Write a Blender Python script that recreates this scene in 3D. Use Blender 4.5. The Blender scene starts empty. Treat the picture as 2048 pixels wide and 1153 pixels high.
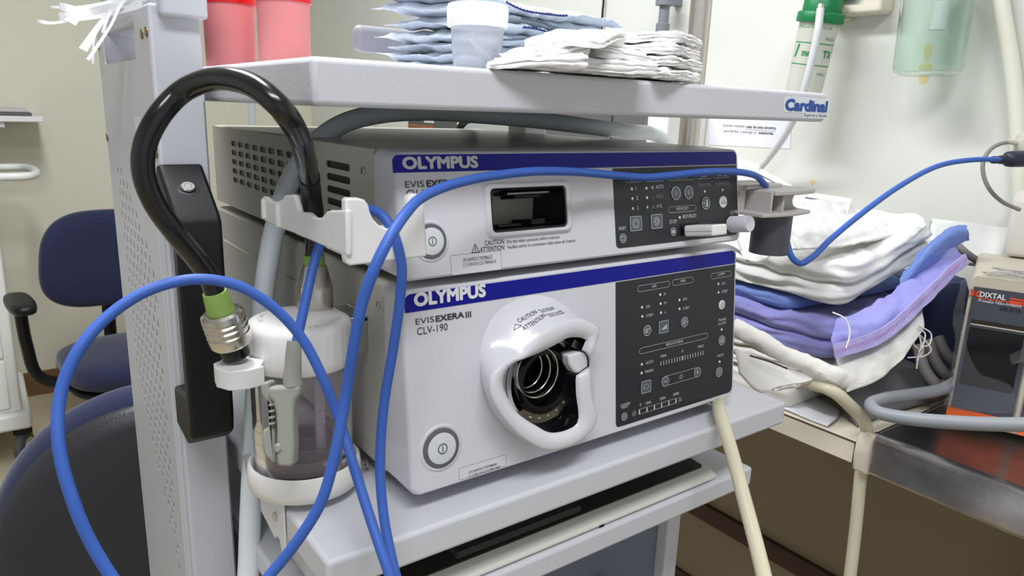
import bpy, bmesh, math, random
from mathutils import Vector, Matrix, noise
from mathutils.geometry import intersect_line_plane
random.seed(7)
PI = math.pi
C = bpy.context.scene.collection
scene = bpy.context.scene

# ------------------------------------------------------------------ camera
CAM = Vector((-0.23390, -0.43099, 1.33574))
ROWS = [Vector((0.8073866338629672, -0.5890331038179164, 0.034158835837749424)),
        Vector((-0.1153320030083618, -0.2143328142443206, -0.9699278188702996)),
        Vector((0.578640953045356, 0.7791671498100066, -0.24098381712053563))]
FPX = 1445.2
cd = bpy.data.cameras.new('camera')
cam = bpy.data.objects.new('camera', cd)
C.objects.link(cam)
cd.sensor_fit = 'HORIZONTAL'
cd.sensor_width = 36.0
cd.lens = FPX * 36.0 / 2048.0
cd.clip_start = 0.02
cd.clip_end = 30
cd.dof.use_dof = True
cd.dof.focus_distance = 0.74
cd.dof.aperture_fstop = 18.0
X_, Y_, Z_ = ROWS[0], -ROWS[1], -ROWS[2]
cam.matrix_world = Matrix(((X_.x, Y_.x, Z_.x, CAM.x), (X_.y, Y_.y, Z_.y, CAM.y), (X_.z, Y_.z, Z_.z, CAM.z), (0, 0, 0, 1)))
scene.camera = cam

# ------------------------------------------------------------------ world, lights, exposure
w = bpy.data.worlds.new('world')
scene.world = w
w.use_nodes = True
w.node_tree.nodes['Background'].inputs['Color'].default_value = (0.93, 0.96, 1.0, 1)
w.node_tree.nodes['Background'].inputs['Strength'].default_value = 0.36
vs = scene.view_settings
vs.view_transform = 'Standard'
vs.look = 'None'
vs.gamma = 1
vs.use_curve_mapping = False
vs.exposure = 0.0

def area(name, loc, size_x, size_y, power, color=(0.945, 0.955, 1.0), target=None):
    l = bpy.data.lights.new(name, 'AREA')
    l.shape = 'RECTANGLE'
    l.size = size_x
    l.size_y = size_y
    l.energy = power
    l.color = color
    o = bpy.data.objects.new(name, l)
    C.objects.link(o)
    o.location = loc
    if target is not None:
        d = Vector(target) - Vector(loc)
        o.rotation_euler = d.to_track_quat('-Z', 'Y').to_euler()
    return o
area('ceiling_lamp_near', (-0.45, -0.85, 2.62), 1.2, 0.35, 29)
area('ceiling_lamp_far', (-0.08, 0.85, 2.64), 0.3, 1.5, 55)

# ------------------------------------------------------------------ geometry helpers
def ray(px, py):
    return ROWS[0] * ((px - 1024) / FPX) + ROWS[1] * ((py - 576.5) / FPX) + ROWS[2]
def at(px, py, **k):
    """the place that shows at a pixel, on the plane x=, y= or z=, or at the distance d="""
    v = ray(px, py)
    a, val = list(k.items())[0]
    if a == 'd':
        return CAM + v * val
    i = 'xyz'.index(a)
    return CAM + v * ((val - CAM[i]) / v[i])

def obj(name, bm, m=None, parent=None, smooth=False, bevel=0, seg=2, angle=35, sub=0, recalc=True):
    if recalc:
        bmesh.ops.recalc_face_normals(bm, faces=bm.faces[:])
    me = bpy.data.meshes.new(name)
    bm.to_mesh(me)
    bm.free()
    o = bpy.data.objects.new(name, me)
    C.objects.link(o)
    ms = m if isinstance(m, (list, tuple)) else ([m] if m else [])
    for q in ms:
        me.materials.append(q)
    if parent is not None:
        o.parent = parent
        o.matrix_parent_inverse = parent.matrix_basis.inverted()
    if bevel:
        b = o.modifiers.new('bevel', 'BEVEL')
        b.width = bevel
        b.segments = seg
        b.limit_method = 'ANGLE'
        b.angle_limit = math.radians(angle)
        b.harden_normals = False
        smooth = True
    if sub:
        s = o.modifiers.new('sub', 'SUBSURF')
        s.levels = s.render_levels = sub
        smooth = True
    if smooth:
        for p in me.polygons:
            p.use_smooth = True
        try:
            me.set_sharp_from_angle(angle=math.radians(angle if bevel or not sub else 180))
        except Exception:
            pass
    return o

def thing(name, label, cat, loc=(0, 0, 0), group=None):
    o = bpy.data.objects.new(name, None)
    o.empty_display_size = 0.05
    C.objects.link(o)
    o.location = loc
    tag(o, label, cat, group)
    return o
def tag(o, label, cat, group=None):
    o['label'] = label
    o['category'] = cat
    if group:
        o['group'] = group
    return o
def struct(o):
    o['kind'] = 'structure'
    return o
def lab(o, s):
    o['label'] = s
    return o

def new():
    return bmesh.new()
def box(bm, x0, x1, y0, y1, z0, z1, M=None):
    v = [Vector((x, y, z)) for x in (x0, x1) for y in (y0, y1) for z in (z0, z1)]
    if M is not None:
        v = [M @ p for p in v]
    v = [bm.verts.new(p) for p in v]
    for f in ((0, 1, 3, 2), (4, 6, 7, 5), (0, 4, 5, 1), (2, 3, 7, 6), (0, 2, 6, 4), (1, 5, 7, 3)):
        bm.faces.new([v[i] for i in f])
    return bm
def loft(bm, rings, close=True, cap0=True, cap1=True):
    R = [[bm.verts.new(p) for p in r] for r in rings]
    n = len(R[0])
    for a, b in zip(R[:-1], R[1:]):
        for i in range(n if close else n - 1):
            j = (i + 1) % n
            try:
                bm.faces.new((a[i], a[j], b[j], b[i]))
            except ValueError:
                pass
    if cap0:
        bm.faces.new(R[0][::-1])
    if cap1:
        bm.faces.new(R[-1])
    return R
def frame(z, x=None):
    z = Vector(z).normalized()
    x = Vector(x) if x is not None else (Vector((1, 0, 0)) if abs(z.x) < 0.9 else Vector((0, 1, 0)))
    y = z.cross(x).normalized()
    x = y.cross(z)
    return x, y, z
def mat4(o, x, y, z):
    return Matrix(((x[0], y[0], z[0], o[0]), (x[1], y[1], z[1], o[1]), (x[2], y[2], z[2], o[2]), (0, 0, 0, 1)))
def lathe(bm, prof, o=(0, 0, 0), axis=(0, 0, 1), n=40, cap0=True, cap1=True, ribs=0, rib=0.0):
    """prof: (radius, height) pairs along the axis"""
    x, y, z = frame(axis)
    o = Vector(o)
    rings = []
    for r, h in prof:
        rr = []
        for i in range(n):
            a = 2 * PI * i / n
            q = max(r, 1e-5)
            rr.append(o + z * h + (x * math.cos(a) + y * math.sin(a)) * q)
        rings.append(rr)
    loft(bm, rings, True, cap0, cap1)
    return bm
def spline(pts, n=10, closed=False):
    P = [Vector(p) for p in pts]
    out = []
    N = len(P)
    for i in range(N if closed else N - 1):
        if closed:
            p0, p1, p2, p3 = P[(i - 1) % N], P[i], P[(i + 1) % N], P[(i + 2) % N]
        else:
            p1, p2 = P[i], P[i + 1]
            p0 = P[i - 1] if i else p1 * 2 - p2
            p3 = P[i + 2] if i + 2 < N else p2 * 2 - p1
        # centripetal
        t0 = 0
        t1 = t0 + max((p1 - p0).length, 1e-6) ** 0.5
        t2 = t1 + max((p2 - p1).length, 1e-6) ** 0.5
        t3 = t2 + max((p3 - p2).length, 1e-6) ** 0.5
        for k in range(n):
            t = t1 + (t2 - t1) * k / n
            A1 = p0 * ((t1 - t) / (t1 - t0)) + p1 * ((t - t0) / (t1 - t0))
            A2 = p1 * ((t2 - t) / (t2 - t1)) + p2 * ((t - t1) / (t2 - t1))
            A3 = p2 * ((t3 - t) / (t3 - t2)) + p3 * ((t - t2) / (t3 - t2))
            B1 = A1 * ((t2 - t) / (t2 - t0)) + A2 * ((t - t0) / (t2 - t0))
            B2 = A2 * ((t3 - t) / (t3 - t1)) + A3 * ((t - t1) / (t3 - t1))
            out.append(B1 * ((t2 - t) / (t2 - t1)) + B2 * ((t - t1) / (t2 - t1)))
    if not closed:
        out.append(P[-1].copy())
    return out
def tube(bm, pts, r, n=14, smooth=10, cap=True, ry=None):
    S = spline(pts, smooth) if smooth else [Vector(p) for p in pts]
    T = []
    for i in range(len(S)):
        a, b = S[max(i - 1, 0)], S[min(i + 1, len(S) - 1)]
        d = b - a
        T.append(d.normalized() if d.length > 1e-9 else Vector((0, 0, 1)))
    x, y, z = frame(T[0])
    rings = []
    for i, p in enumerate(S):
        t = T[i]
        x = (x - t * x.dot(t)).normalized()
        y = t.cross(x)
        rr = r[min(int(i * len(r) / len(S)), len(r) - 1)] if isinstance(r, list) else (r(i / (len(S) - 1)) if callable(r) else r)
        r2 = ry if ry else rr
        rings.append([p + x * (rr * math.cos(2 * PI * k / n)) + y * (r2 * math.sin(2 * PI * k / n)) for k in range(n)])
    loft(bm, rings, True, cap, cap)
    return bm
def rr2(w, h, r, n=5, cx=0, cy=0):
    """rounded rectangle outline, counter-clockwise; r may be four radii (br, tr, tl, bl)"""
    R = r if isinstance(r, (list, tuple)) else (r,) * 4
    out = []
    for (sx, sy, a0), q in zip(((1, -1, -90), (1, 1, 0), (-1, 1, 90), (-1, -1, 180)), R):
        for k in range(n + 1):
            a = math.radians(a0 + 90 * k / n)
            out.append(Vector((cx + sx * (w / 2 - q) + q * math.cos(a), cy + sy * (h / 2 - q) + q * math.sin(a))))
    return out
def circ2(cx, cy, r, n=24, ry=None):
    return [Vector((cx + r * math.cos(2 * PI * k / n), cy + (ry or r) * math.sin(2 * PI * k / n))) for k in range(n)]
def prism(bm, poly, z0, z1, M=None, scale0=1.0):
    f = (lambda p: M @ p) if M is not None else (lambda p: p)
    loft(bm, [[f(Vector((p[0], p[1], z0))) for p in poly], [f(Vector((p[0], p[1], z1))) for p in poly]])
    return bm
def holes_plate(bm, outer, holes, t, M, back=True):
    """a plate with true holes: outline and holes in the plane, thickness t behind it"""
    def fill(z):
        es = []
        L = []
        for loop in [outer] + holes:
            vs = [bm.verts.new(M @ Vector((p[0], p[1], z))) for p in loop]
            L.append(vs)
            for i in range(len(vs)):
                es.append(bm.edges.new((vs[i], vs[(i + 1) % len(vs)])))
        bmesh.ops.triangle_fill(bm, use_beauty=True, use_dissolve=False, edges=es)
        return L
    A = fill(0)
    B = fill(-t) if back else [[bm.verts.new(M @ Vector((p[0], p[1], -t))) for p in loop] for loop in [outer] + holes]
    for a, b in zip(A, B):
        n = len(a)
        for i in range(n):
            j = (i + 1) % n
            bm.faces.new((a[i], a[j], b[j], b[i]))
    return bm
def banded_plate(bm, u0, u1, v0, v1, bands, t, M):
    """a plate cut into level bands (v low, v high, holes), each with true holes"""
    bands = sorted(bands, key=lambda b: b[0])
    v = v0
    out = []
    for a, b, hs in bands:
        if a > v + 1e-6:
            out.append((v, a, []))
        out.append((a, b, hs))
        v = b
    if v < v1 - 1e-6:
        out.append((v, v1, []))
    for a, b, hs in out:
        holes_plate(bm, [(u0, a), (u1, a), (u1, b), (u0, b)], hs, t, M)
    return bm
def lumpy(bm, amp, freq, seed=0):
    bm.normal_update()
    for v in bm.verts:
        v.co += v.normal * (noise.noise(v.co * freq + Vector((seed, 0, seed))) * amp + noise.noise(v.co * freq * 2.7 + Vector((0, seed, 1))) * amp * 0.5)
    return bm
def patch(bm, rows, nu=6, nv=6, th=0.002, amp=0.0, freq=20, seed=0, amp2=0.0, freq2=70):
    """a sheet through a grid of points, smoothly interpolated, with thickness and creases"""
    g = [spline(r, nu) for r in rows]
    cols = [spline([g[i][j] for i in range(len(g))], nv) for j in range(len(g[0]))]
    NU, NV = len(cols), len(cols[0])
    nor = [[None] * NV for _ in range(NU)]
    for i in range(NU):
        for j in range(NV):
            a = cols[min(i + 1, NU - 1)][j] - cols[max(i - 1, 0)][j]
            b = cols[i][min(j + 1, NV - 1)] - cols[i][max(j - 1, 0)]
            q = a.cross(b)
            nor[i][j] = q.normalized() if q.length > 1e-12 else Vector((0, 0, 1))
    P = [[None] * NV for _ in range(NU)]
    for i in range(NU):
        for j in range(NV):
            p = cols[i][j]
            d = amp * (noise.noise(p * freq + Vector((seed * 3.1, seed, 0)))) + amp2 * (1 - 2 * abs(noise.noise(p * freq2 + Vector((seed, 7, 3)))))
            P[i][j] = p + nor[i][j] * d
    top = [[bm.verts.new(P[i][j] + nor[i][j] * th / 2) for j in range(NV)] for i in range(NU)]
    bot = [[bm.verts.new(P[i][j] - nor[i][j] * th / 2) for j in range(NV)] for i in range(NU)]
    for i in range(NU - 1):
        for j in range(NV - 1):
            bm.faces.new((top[i][j], top[i + 1][j], top[i + 1][j + 1], top[i][j + 1]))
            bm.faces.new((bot[i][j], bot[i][j + 1], bot[i + 1][j + 1], bot[i + 1][j]))
    for i in range(NU - 1):
        bm.faces.new((top[i][0], bot[i][0], bot[i + 1][0], top[i + 1][0]))
        bm.faces.new((top[i][-1], top[i + 1][-1], bot[i + 1][-1], bot[i][-1]))
    for j in range(NV - 1):
        bm.faces.new((top[0][j], top[0][j + 1], bot[0][j + 1], bot[0][j]))
        bm.faces.new((top[-1][j], bot[-1][j], bot[-1][j + 1], top[-1][j + 1]))
    return bm

# ------------------------------------------------------------------ text
FONT_H = 0.7
def text_geo(s, bold=0.0, spacing=1.0):
    cu = bpy.data.curves.new('lettering', 'FONT')
    cu.body = s
    cu.size = 1
    cu.space_character = spacing
    cu.resolution_u = 3
    to = bpy.data.objects.new('lettering', cu)
    C.objects.link(to)
    dg = bpy.context.evaluated_depsgraph_get()
    me = bpy.data.meshes.new_from_object(to.evaluated_get(dg))
    vs = [v.co.copy() for v in me.vertices]
    fs = [tuple(p.vertices) for p in me.polygons]
    if bold:
        n0 = len(vs)
        v0, f0 = list(vs), list(fs)
        for k in range(8):
            a = PI * k / 4
            d = Vector((bold * math.cos(a), bold * math.sin(a), 0))
            fs += [tuple(i + len(vs) for i in f) for f in f0]
            vs += [p + d + Vector((0, 0, 1.5e-5 * (k + 1))) for p in v0]
    bpy.data.objects.remove(to)
    bpy.data.curves.remove(cu)
    bpy.data.meshes.remove(me)
    return vs, fs

class Face:
    """a flat face of a thing: u along it, v up it, n out of it"""
    def __init__(s, o, u, v):
        s.o = Vector(o)
        s.u = Vector(u).normalized()
        s.v = Vector(v)
        s.v = (s.v - s.u * s.v.dot(s.u)).normalized()
        s.n = s.u.cross(s.v)
        s.M = mat4(s.o, s.u, s.v, s.n)
    def uv(s, px, py, n=0.0):
        q = intersect_line_plane(CAM, CAM + ray(px, py), s.o + s.n * n, s.n) - s.o
        return Vector((q.dot(s.u), q.dot(s.v)))
    def at(s, u, v, n=0.0):
        return s.M @ Vector((u, v, n))
    def m(s, u, v, n=0.0):
        return mat4(s.at(u, v, n), s.u, s.v, s.n)

class Ink:
    """printing on a face, gathered into one thin mesh"""
    def __init__(s, face, n=0.0006):
        s.f, s.n, s.bm = face, n, new()
    def poly(s, pts, n=None):
        vs = [s.bm.verts.new(s.f.at(p[0], p[1], s.n if n is None else n)) for p in pts]
        s.bm.faces.new(vs)
    def band(s, A, B):
        a = [s.bm.verts.new(s.f.at(p[0], p[1], s.n)) for p in A]
        b = [s.bm.verts.new(s.f.at(p[0], p[1], s.n)) for p in B]
        for i in range(len(a)):
            j = (i + 1) % len(a)
            s.bm.faces.new((a[i], a[j], b[j], b[i]))
    def ring(s, c, r1, r2, n=28):
        s.band(circ2(c[0], c[1], r1, n), circ2(c[0], c[1], r2, n))
    def disc(s, c, r, n=18):
        s.poly(circ2(c[0], c[1], r, n))
    def rrect(s, c, w_, h, r, t):
        s.band(rr2(w_, h, r, 5, c[0], c[1]), rr2(w_ - 2 * t, h - 2 * t, max(r - t, 1e-5), 5, c[0], c[1]))
    def line(s, pts, t):
        for a, b in zip(pts[:-1], pts[1:]):
            a, b = Vector(a), Vector(b)
            d = (b - a)
            if d.length < 1e-9:
                continue
            d.normalize()
            q = Vector((-d.y, d.x)) * t / 2
            e = d * t / 2
            s.poly([a - e - q, b + e - q, b + e + q, a - e + q])
    def arc(s, c, r, a0, a1, t, n=14):
        s.line([Vector((c[0] + r * math.cos(math.radians(a0 + (a1 - a0) * k / n)), c[1] + r * math.sin(math.radians(a0 + (a1 - a0) * k / n)))) for k in range(n + 1)], t)
    def text(s, body, a, width, h=None, bold=0.0, ang=0.0, spacing=1.0, warp=None):
        """baseline start a (u, v), total width, capital height h"""
        vs, fs = text_geo(body, bold, spacing)
        if not vs:
            return
        x0 = min(v.x for v in vs)
        x1 = max(v.x for v in vs)
        k = width / (x1 - x0)
        ky = (h / FONT_H) if h else k
        if len(body) == 1 and h:
            k = min(k, ky * 1.1)
            if body == '1':
                k = ky * 0.9
        ca, sa = math.cos(ang), math.sin(ang)
        out = []
        for v in vs:
            x, y = (v.x - x0) * k, v.y * ky
            p = warp(x, y) if warp else s.f.at(a[0] + x * ca - y * sa, a[1] + x * sa + y * ca, s.n + v.z)
            out.append(s.bm.verts.new(p))
        for f in fs:
            try:
                s.bm.faces.new([out[i] for i in f])
            except ValueError:
                pass
    def ptext(s, body, pl, pr, h=None, bold=0.0, spacing=1.0):
        """baseline from one pixel to another, on the face"""
        a = s.f.uv(*pl)
        b = s.f.uv(*pr)
        s.text(body, a, (b - a).length, h, bold, 0.0, spacing)
    def done(s, name, m, parent=None):
        return obj(name, s.bm, m, parent)

# ------------------------------------------------------------------ materials
def mat(name, col, rough=0.5, metal=0.0, bump=0.0, bscale=400, spec=0.5, var=0.0, vscale=8, trans=0.0, ior=1.45, alpha=1.0, coat=0.0, sss=0.0, col2=None, sheen=0.0, stretch=None, emit=None, bdist=0.001):
    m = bpy.data.materials.new(name)
    m.use_nodes = True
    nt = m.node_tree
    b = nt.nodes['Principled BSDF']
    def lin(c):
        return tuple(((x / 255.0) / 12.92 if x / 255.0 <= 0.04045 else ((x / 255.0 + 0.055) / 1.055) ** 2.4) for x in c)
    c = lin(col)
    b.inputs['Base Color'].default_value = (*c, 1)
    b.inputs['Roughness'].default_value = rough
    b.inputs['Metallic'].default_value = metal
    b.inputs['Specular IOR Level'].default_value = spec
    b.inputs['IOR'].default_value = ior
    b.inputs['Transmission Weight'].default_value = trans
    b.inputs['Alpha'].default_value = alpha
    b.inputs['Coat Weight'].default_value = coat
    b.inputs['Sheen Weight'].default_value = sheen
    if sss:
        b.inputs['Subsurface Weight'].default_value = sss
        b.inputs['Subsurface Radius'].default_value = (0.01, 0.01, 0.01)
    tc = None
    if bump or var:
        tc = nt.nodes.new('ShaderNodeTexCoord')
        src = tc.outputs['Object']
        if stretch:
            mp = nt.nodes.new('ShaderNodeMapping')
            mp.inputs['Scale'].default_value = stretch
            nt.links.new(src, mp.inputs['Vector'])
            src = mp.outputs['Vector']
    if var:
        n1 = nt.nodes.new('ShaderNodeTexNoise')
        n1.inputs['Scale'].default_value = vscale
        n1.inputs['Detail'].default_value = 6
        n1.inputs['Roughness'].default_value = 0.6
        nt.links.new(src, n1.inputs['Vector'])
        mx = nt.nodes.new('ShaderNodeMix')
        mx.data_type = 'RGBA'
        mr = nt.nodes.new('ShaderNodeMapRange')
        mr.inputs['From Min'].default_value = 0.35
        mr.inputs['From Max'].default_value = 0.65
        mr.inputs['To Max'].default_value = 1.0
        nt.links.new(n1.outputs['Fac'], mr.inputs['Value'])
        nt.links.new(mr.outputs['Result'], mx.inputs['Factor'])
        mx.inputs['A'].default_value = (*c, 1)
        c2 = lin(col2) if col2 else tuple(x * (1 - var) for x in c)
        mx.inputs['B'].default_value = (*c2, 1)
        nt.links.new(mx.outputs['Result'], b.inputs['Base Color'])
    if bump:
        n2 = nt.nodes.new('ShaderNodeTexNoise')
        n2.inputs['Scale'].default_value = bscale
        n2.inputs['Detail'].default_value = 3
        nt.links.new(src, n2.inputs['Vector'])
        bp = nt.nodes.new('ShaderNodeBump')
        bp.inputs['Strength'].default_value = bump
        bp.inputs['Distance'].default_value = bdist
        nt.links.new(n2.outputs['Fac'], bp.inputs['Height'])
        nt.links.new(bp.outputs['Normal'], b.inputs['Normal'])
    if emit:
        b.inputs['Emission Color'].default_value = (*lin(emit[0]), 1)
        b.inputs['Emission Strength'].default_value = emit[1]
    return m

POWDER = mat('powder_coat', (208, 209, 214), 0.42, bump=0.22, bscale=330)
POWDER_TOP = POWDER
COLUMN = mat('column_paint', (200, 202, 208), 0.38, bump=0.12, bscale=300)
WHITE = mat('white_plastic', (233, 232, 231), 0.28, coat=0.15)
WHITE_MATT = mat('white_moulding', (236, 235, 233), 0.38)
BEZEL = mat('panel_white', (212, 212, 217), 0.33)
CASING = mat('casing_beige', (190, 188, 178), 0.5, bump=0.15, bscale=900)
CASING_TOP = mat('casing_top', (178, 176, 164), 0.3, bump=0.12, bscale=900)
BLUE = mat('stripe_blue', (9, 14, 138), 0.35, spec=0.3)
DARK = mat('control_dark', (38, 38, 43), 0.36)
KEYTOP = mat('key_grey', (88, 92, 96), 0.4)
KEYWHITE = mat('key_white', (214, 216, 216), 0.4)
INKW = mat('ink_white', (205, 208, 210), 0.5)
INKD = mat('ink_dim', (128, 131, 135), 0.5)
INKK = mat('ink_black', (52, 52, 56), 0.5)
LOGO = mat('logo_silver', (226, 227, 229), 0.4)
LED = mat('indicator_lens', (222, 224, 224), 0.3)
BLACK = mat('black_plastic', (17, 17, 19), 0.45, spec=0.35, bump=0.1, bscale=700)
BLACK_G = mat('black_gloss', (14, 14, 17), 0.16)
CAVITY = mat('cavity_black', (10, 10, 12), 0.45)
RUBBER = mat('black_rubber', (13, 13, 15), 0.22, coat=0.3)
CHROME = mat('polished_steel', (208, 205, 198), 0.2, 1.0)
STEEL = mat('brushed_steel', (214, 208, 198), 0.3, 1.0, bump=0.1, bscale=200, stretch=(1, 1, 30))
GREYRING = mat('grey_ring', (98, 98, 102), 0.4)
BUTTON = mat('button_silver', (214, 217, 219), 0.36)
GREEN = mat('sleeve_green', (138, 170, 84), 0.55)
CABLE = mat('cable_blue', (54, 94, 176), 0.5)
NAVYPLUG = mat('plug_navy', (38, 42, 58), 0.45)
SENSOR = mat('sensor_grey', (150, 152, 140), 0.6)

# ------------------------------------------------------------------ the room
XW, YB, XL, YF, ZC = 1.2, 3.3, -2.3, -2.2, 2.7
wall_m = mat('wall_mint_paint', (226, 228, 219), 0.55, bump=0.08, bscale=60, var=0.05, vscale=1.6)
wall_b = mat('wall_cream_paint', (226, 224, 205), 0.6, bump=0.08, bscale=60, var=0.05, vscale=1.2)
floor_m = mat('floor_vinyl', (192, 180, 152), 0.4, var=0.18, vscale=3)
ceil_m = mat('ceiling_paint', (232, 234, 238), 0.8)
wood_d = mat('dark_varnished_wood', (70, 42, 32), 0.45, var=0.3, vscale=20, stretch=(1, 0.05, 1))
wood_b = mat('brown_baseboard', (120, 92, 58), 0.5, var=0.25, vscale=12)
def slab(name, x0, x1, y0, y1, z0, z1, m):
    return struct(obj(name, box(new(), x0, x1, y0, y1, z0, z1), m))
slab('floor', XL, XW, YF, YB, -0.05, 0.0, floor_m)
slab('ceiling', XL, XW, YF, YB, ZC, ZC + 0.05, ceil_m)
slab('wall_right', XW, XW + 0.06, YF, YB, 0, ZC, wall_m)
slab('wall_back', XL, XW, YB, YB + 0.06, 0, ZC, wall_b)
wall_c = mat('wall_grey_paint', (214, 217, 222), 0.6)
slab('wall_left', XL - 0.06, XL, YF, YB, 0, ZC, wall_c)
slab('wall_front', XL, XW, YF - 0.06, YF, 0, ZC, wall_c)
slab('baseboard_right', XW - 0.014, XW, YF, YB, 0.0, 0.13, wood_d)
slab('baseboard_back', XL, XW - 0.014, YB - 0.014, YB, 0.0, 0.11, wood_b)
slab('lower_wall_shade', XW - 0.006, XW, YF, YB, 0.13, 0.868, mat('lower_wall_shade_tan', (146, 131, 108), 0.6, bump=0.08, bscale=60))  # slab added to darken the lower wall; its tan holds the counter's shade
slab('trim_1', XW - 0.02, XW, YF, YB, 0.315, 0.36, wood_d)

# ------------------------------------------------------------------ equipment trolley
T = thing('equipment_trolley', 'white powder-coated medical equipment trolley with a perforated side column and shelves', 'trolley', (0.19, 0.2, 0))
SX0, SX1, SY0, SY1 = -0.0748, 0.451, -0.0195, 0.47
ZM = 1.035            # middle shelf top
ZT = 1.3608           # top shelf top
def shelf(name, z0, z1, x0=SX0, x1=SX1, y0=SY0, y1=SY1, m=POWDER, bev=0.0035):
    return obj(name, box(new(), x0, x1, y0, y1, z0, z1), m, T, bevel=bev, seg=3)
top = shelf('top_shelf', 1.3332, ZT)
shelf('middle_shelf', ZM - 0.026, ZM)
shelf('lower_shelf', 0.932, 0.955, SX0, 0.430, -0.002, 0.45)
shelf('base_shelf', 0.13, 0.16, SX0, 0.43, -0.02, 0.45)
# right-hand rear post that carries the shelves, and the low equipment bay
obj('rear_post', box(new(), 0.395, 0.435, 0.40, 0.44, 0.1, 1.335), POWDER, T, bevel=0.003)
bay = obj('equipment_bay', box(new(), 0.02, 0.402, 0.10, 0.42, 0.50, 0.86), mat('bay_grey', (112, 122, 138), 0.5), T, bevel=0.004)
obj('bay_frame', box(box(new(), 0.402, 0.425, 0.085, 0.43, 0.13, 0.935), -0.01, 0.02, 0.085, 0.43, 0.13, 0.935), POWDER, T, bevel=0.003)
obj('bay_handle', tube(new(), [(0.30, 0.10, 0.80), (0.30, 0.075, 0.80), (0.30, 0.075, 0.74), (0.30, 0.10, 0.74)], 0.005), BLACK, bay)
for x, y in ((-0.06, 0.0), (0.42, 0.0), (-0.06, 0.43), (0.42, 0.43)):
    cs = obj('caster', lathe(new(), [(0.02, -0.014), (0.05, -0.014), (0.055, -0.008), (0.055, 0.008), (0.05, 0.014), (0.02, 0.014)], (x, y, 0.055), (1, 0, 0), 28), mat('caster_grey', (80, 80, 84), 0.6) if x < 0 and y < 0.1 else bpy.data.materials['caster_grey'], T, smooth=True)
    obj('caster_fork', box(box(new(), x - 0.022, x - 0.016, y - 0.02, y + 0.02, 0.05, 0.13), x - 0.022, x + 0.022, y - 0.02, y + 0.02, 0.118, 0.13), STEEL, cs)
# sticker on the top shelf
FT = Face((SX0, SY0, 1.3332), (1, 0, 0), (0, 0, 1))
a = FT.uv(1571, 226); b = FT.uv(1657, 238)
stk = new()
Mst = FT.m(0, 0, 0.0003)
def quadface(bm, F, c, n):
    bm.faces.new([bm.verts.new(F.at(p[0], p[1], n)) for p in c])
sv = FT.uv(1612, 208)
uL, uR = FT.uv(1568, 210).x, FT.uv(1656.5, 210).x
vt, vm, vb = FT.uv(1568, 192).y, FT.uv(1568, 224.5).y, FT.uv(1656, 238).y
uS = FT.uv(1606, 230).x
prism(stk, [(uL + .002, vm), (uS, vm), (uS, vb), (uR, vb), (uR, vt), (uL + .002, vt), (uL, vt - .002), (uL, vm + .002)], 0.0, 0.0003, FT.M)
st = obj('brand_sticker', stk, mat('sticker_white', (226, 232, 238), 0.35), top)
ik = Ink(FT, 0.0006)
ik.text('Cardinal', (uL + 0.0012, vm + 0.0022), uR - uL - 0.0028, vt - vm - 0.0048, 0.055)
ik.done('brand_lettering', mat('cardinal_blue', (20, 74, 160), 0.4), top)
ik = Ink(FT, 0.0006)
ik.text('Suporte à Saúde', (uS + 0.001, vb + 0.0016), uR - uS - 0.002, 0.0032, 0.0)
ik.done('small_lettering', mat('sticker_grey', (80, 90, 120), 0.4), top)

# side column: hollow, perforated on its outer side
PX0, PX1, PY0, PY1 = -0.1195, -0.0835, 0.182, 0.445
col = new()
FS = Face((PX0 - 0.0004, PY1, 0), (0, -1, 0), (0, 0, 1))     # outer face, u runs towards the front
D = PY1 - PY0
H = 1.40
bands = [(1.330, 1.3995, [rr2(0.165, 0.034, 0.004, 3, PY1 - 0.325, 1.381)])]
def slot(u, v):
    return [(u - 0.0026, v - 0.0030), (u, v - 0.0045), (u + 0.0026, v - 0.0034), (u + 0.0026, v + 0.0030), (u, v + 0.0045), (u - 0.0026, v + 0.0034)]
for r in range(34):
    v = 1.262 - r * 0.0112
    n = min(8, 2 + r) if r < 7 else (8 if r < 20 else max(1, 8 - (r - 19) * 0.58))
    n = int(round(n))
    u0_ = 0.052 if r < 7 else (0.206 - 0.0187 * n if r >= 12 else 0.056)
    holes = []
    for i in range(n):
        u = u0_ + i * 0.0187 + (0.0093 if r % 2 else 0)
        if u < D - 0.038:
            holes.append(slot(u, v))
    bands.append((v - 0.00558, v + 0.00558, holes))
banded_plate(col, 0.0, D - 0.003, 0.05, H, bands, 0.0006, FS.M)
side = obj('side_panel', col, COLUMN, T)
obj('column_frame', box(box(box(new(), PX0, PX1, PY0, PY0 + 0.02, 0.05, 1.402), PX0, PX1, PY1 - 0.02, PY1, 0.05, 1.402), PX1 - 0.004, PX1, PY0, PY1, 0.05, 1.335), COLUMN, T, bevel=0.004, seg=3)
obj('column_inner_shade', box(new(), PX0 + 0.0045, PX0 + 0.006, PY0 + 0.022, PY1 - 0.022, 0.06, 1.325), mat('inner_shade_dark', (40, 40, 44), 0.7), T)  # dark sheet added so the hollow reads as shade behind the slots
obj('column_cap', box(new(), PX0 + 0.006, PX1 + 0.004, PY0 - 0.010, PY1 + 0.004, 1.393, 1.44), COLUMN, T, bevel=0.003, seg=3)
obj('column_ribs_streaks', (lambda bm: [tube(bm, [(PX0 + 0.0005, y, 0.06 if y < 0.22 else 1.27), (PX0 + 0.0005, y, 1.318)], 0.0024, 8, 0) for y in (0.196, 0.209, 0.236, 0.251, 0.266)] and bm)(new()), COLUMN, T, smooth=True)  # the short upper ribs stand in for streaks of shadow and reflection
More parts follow.
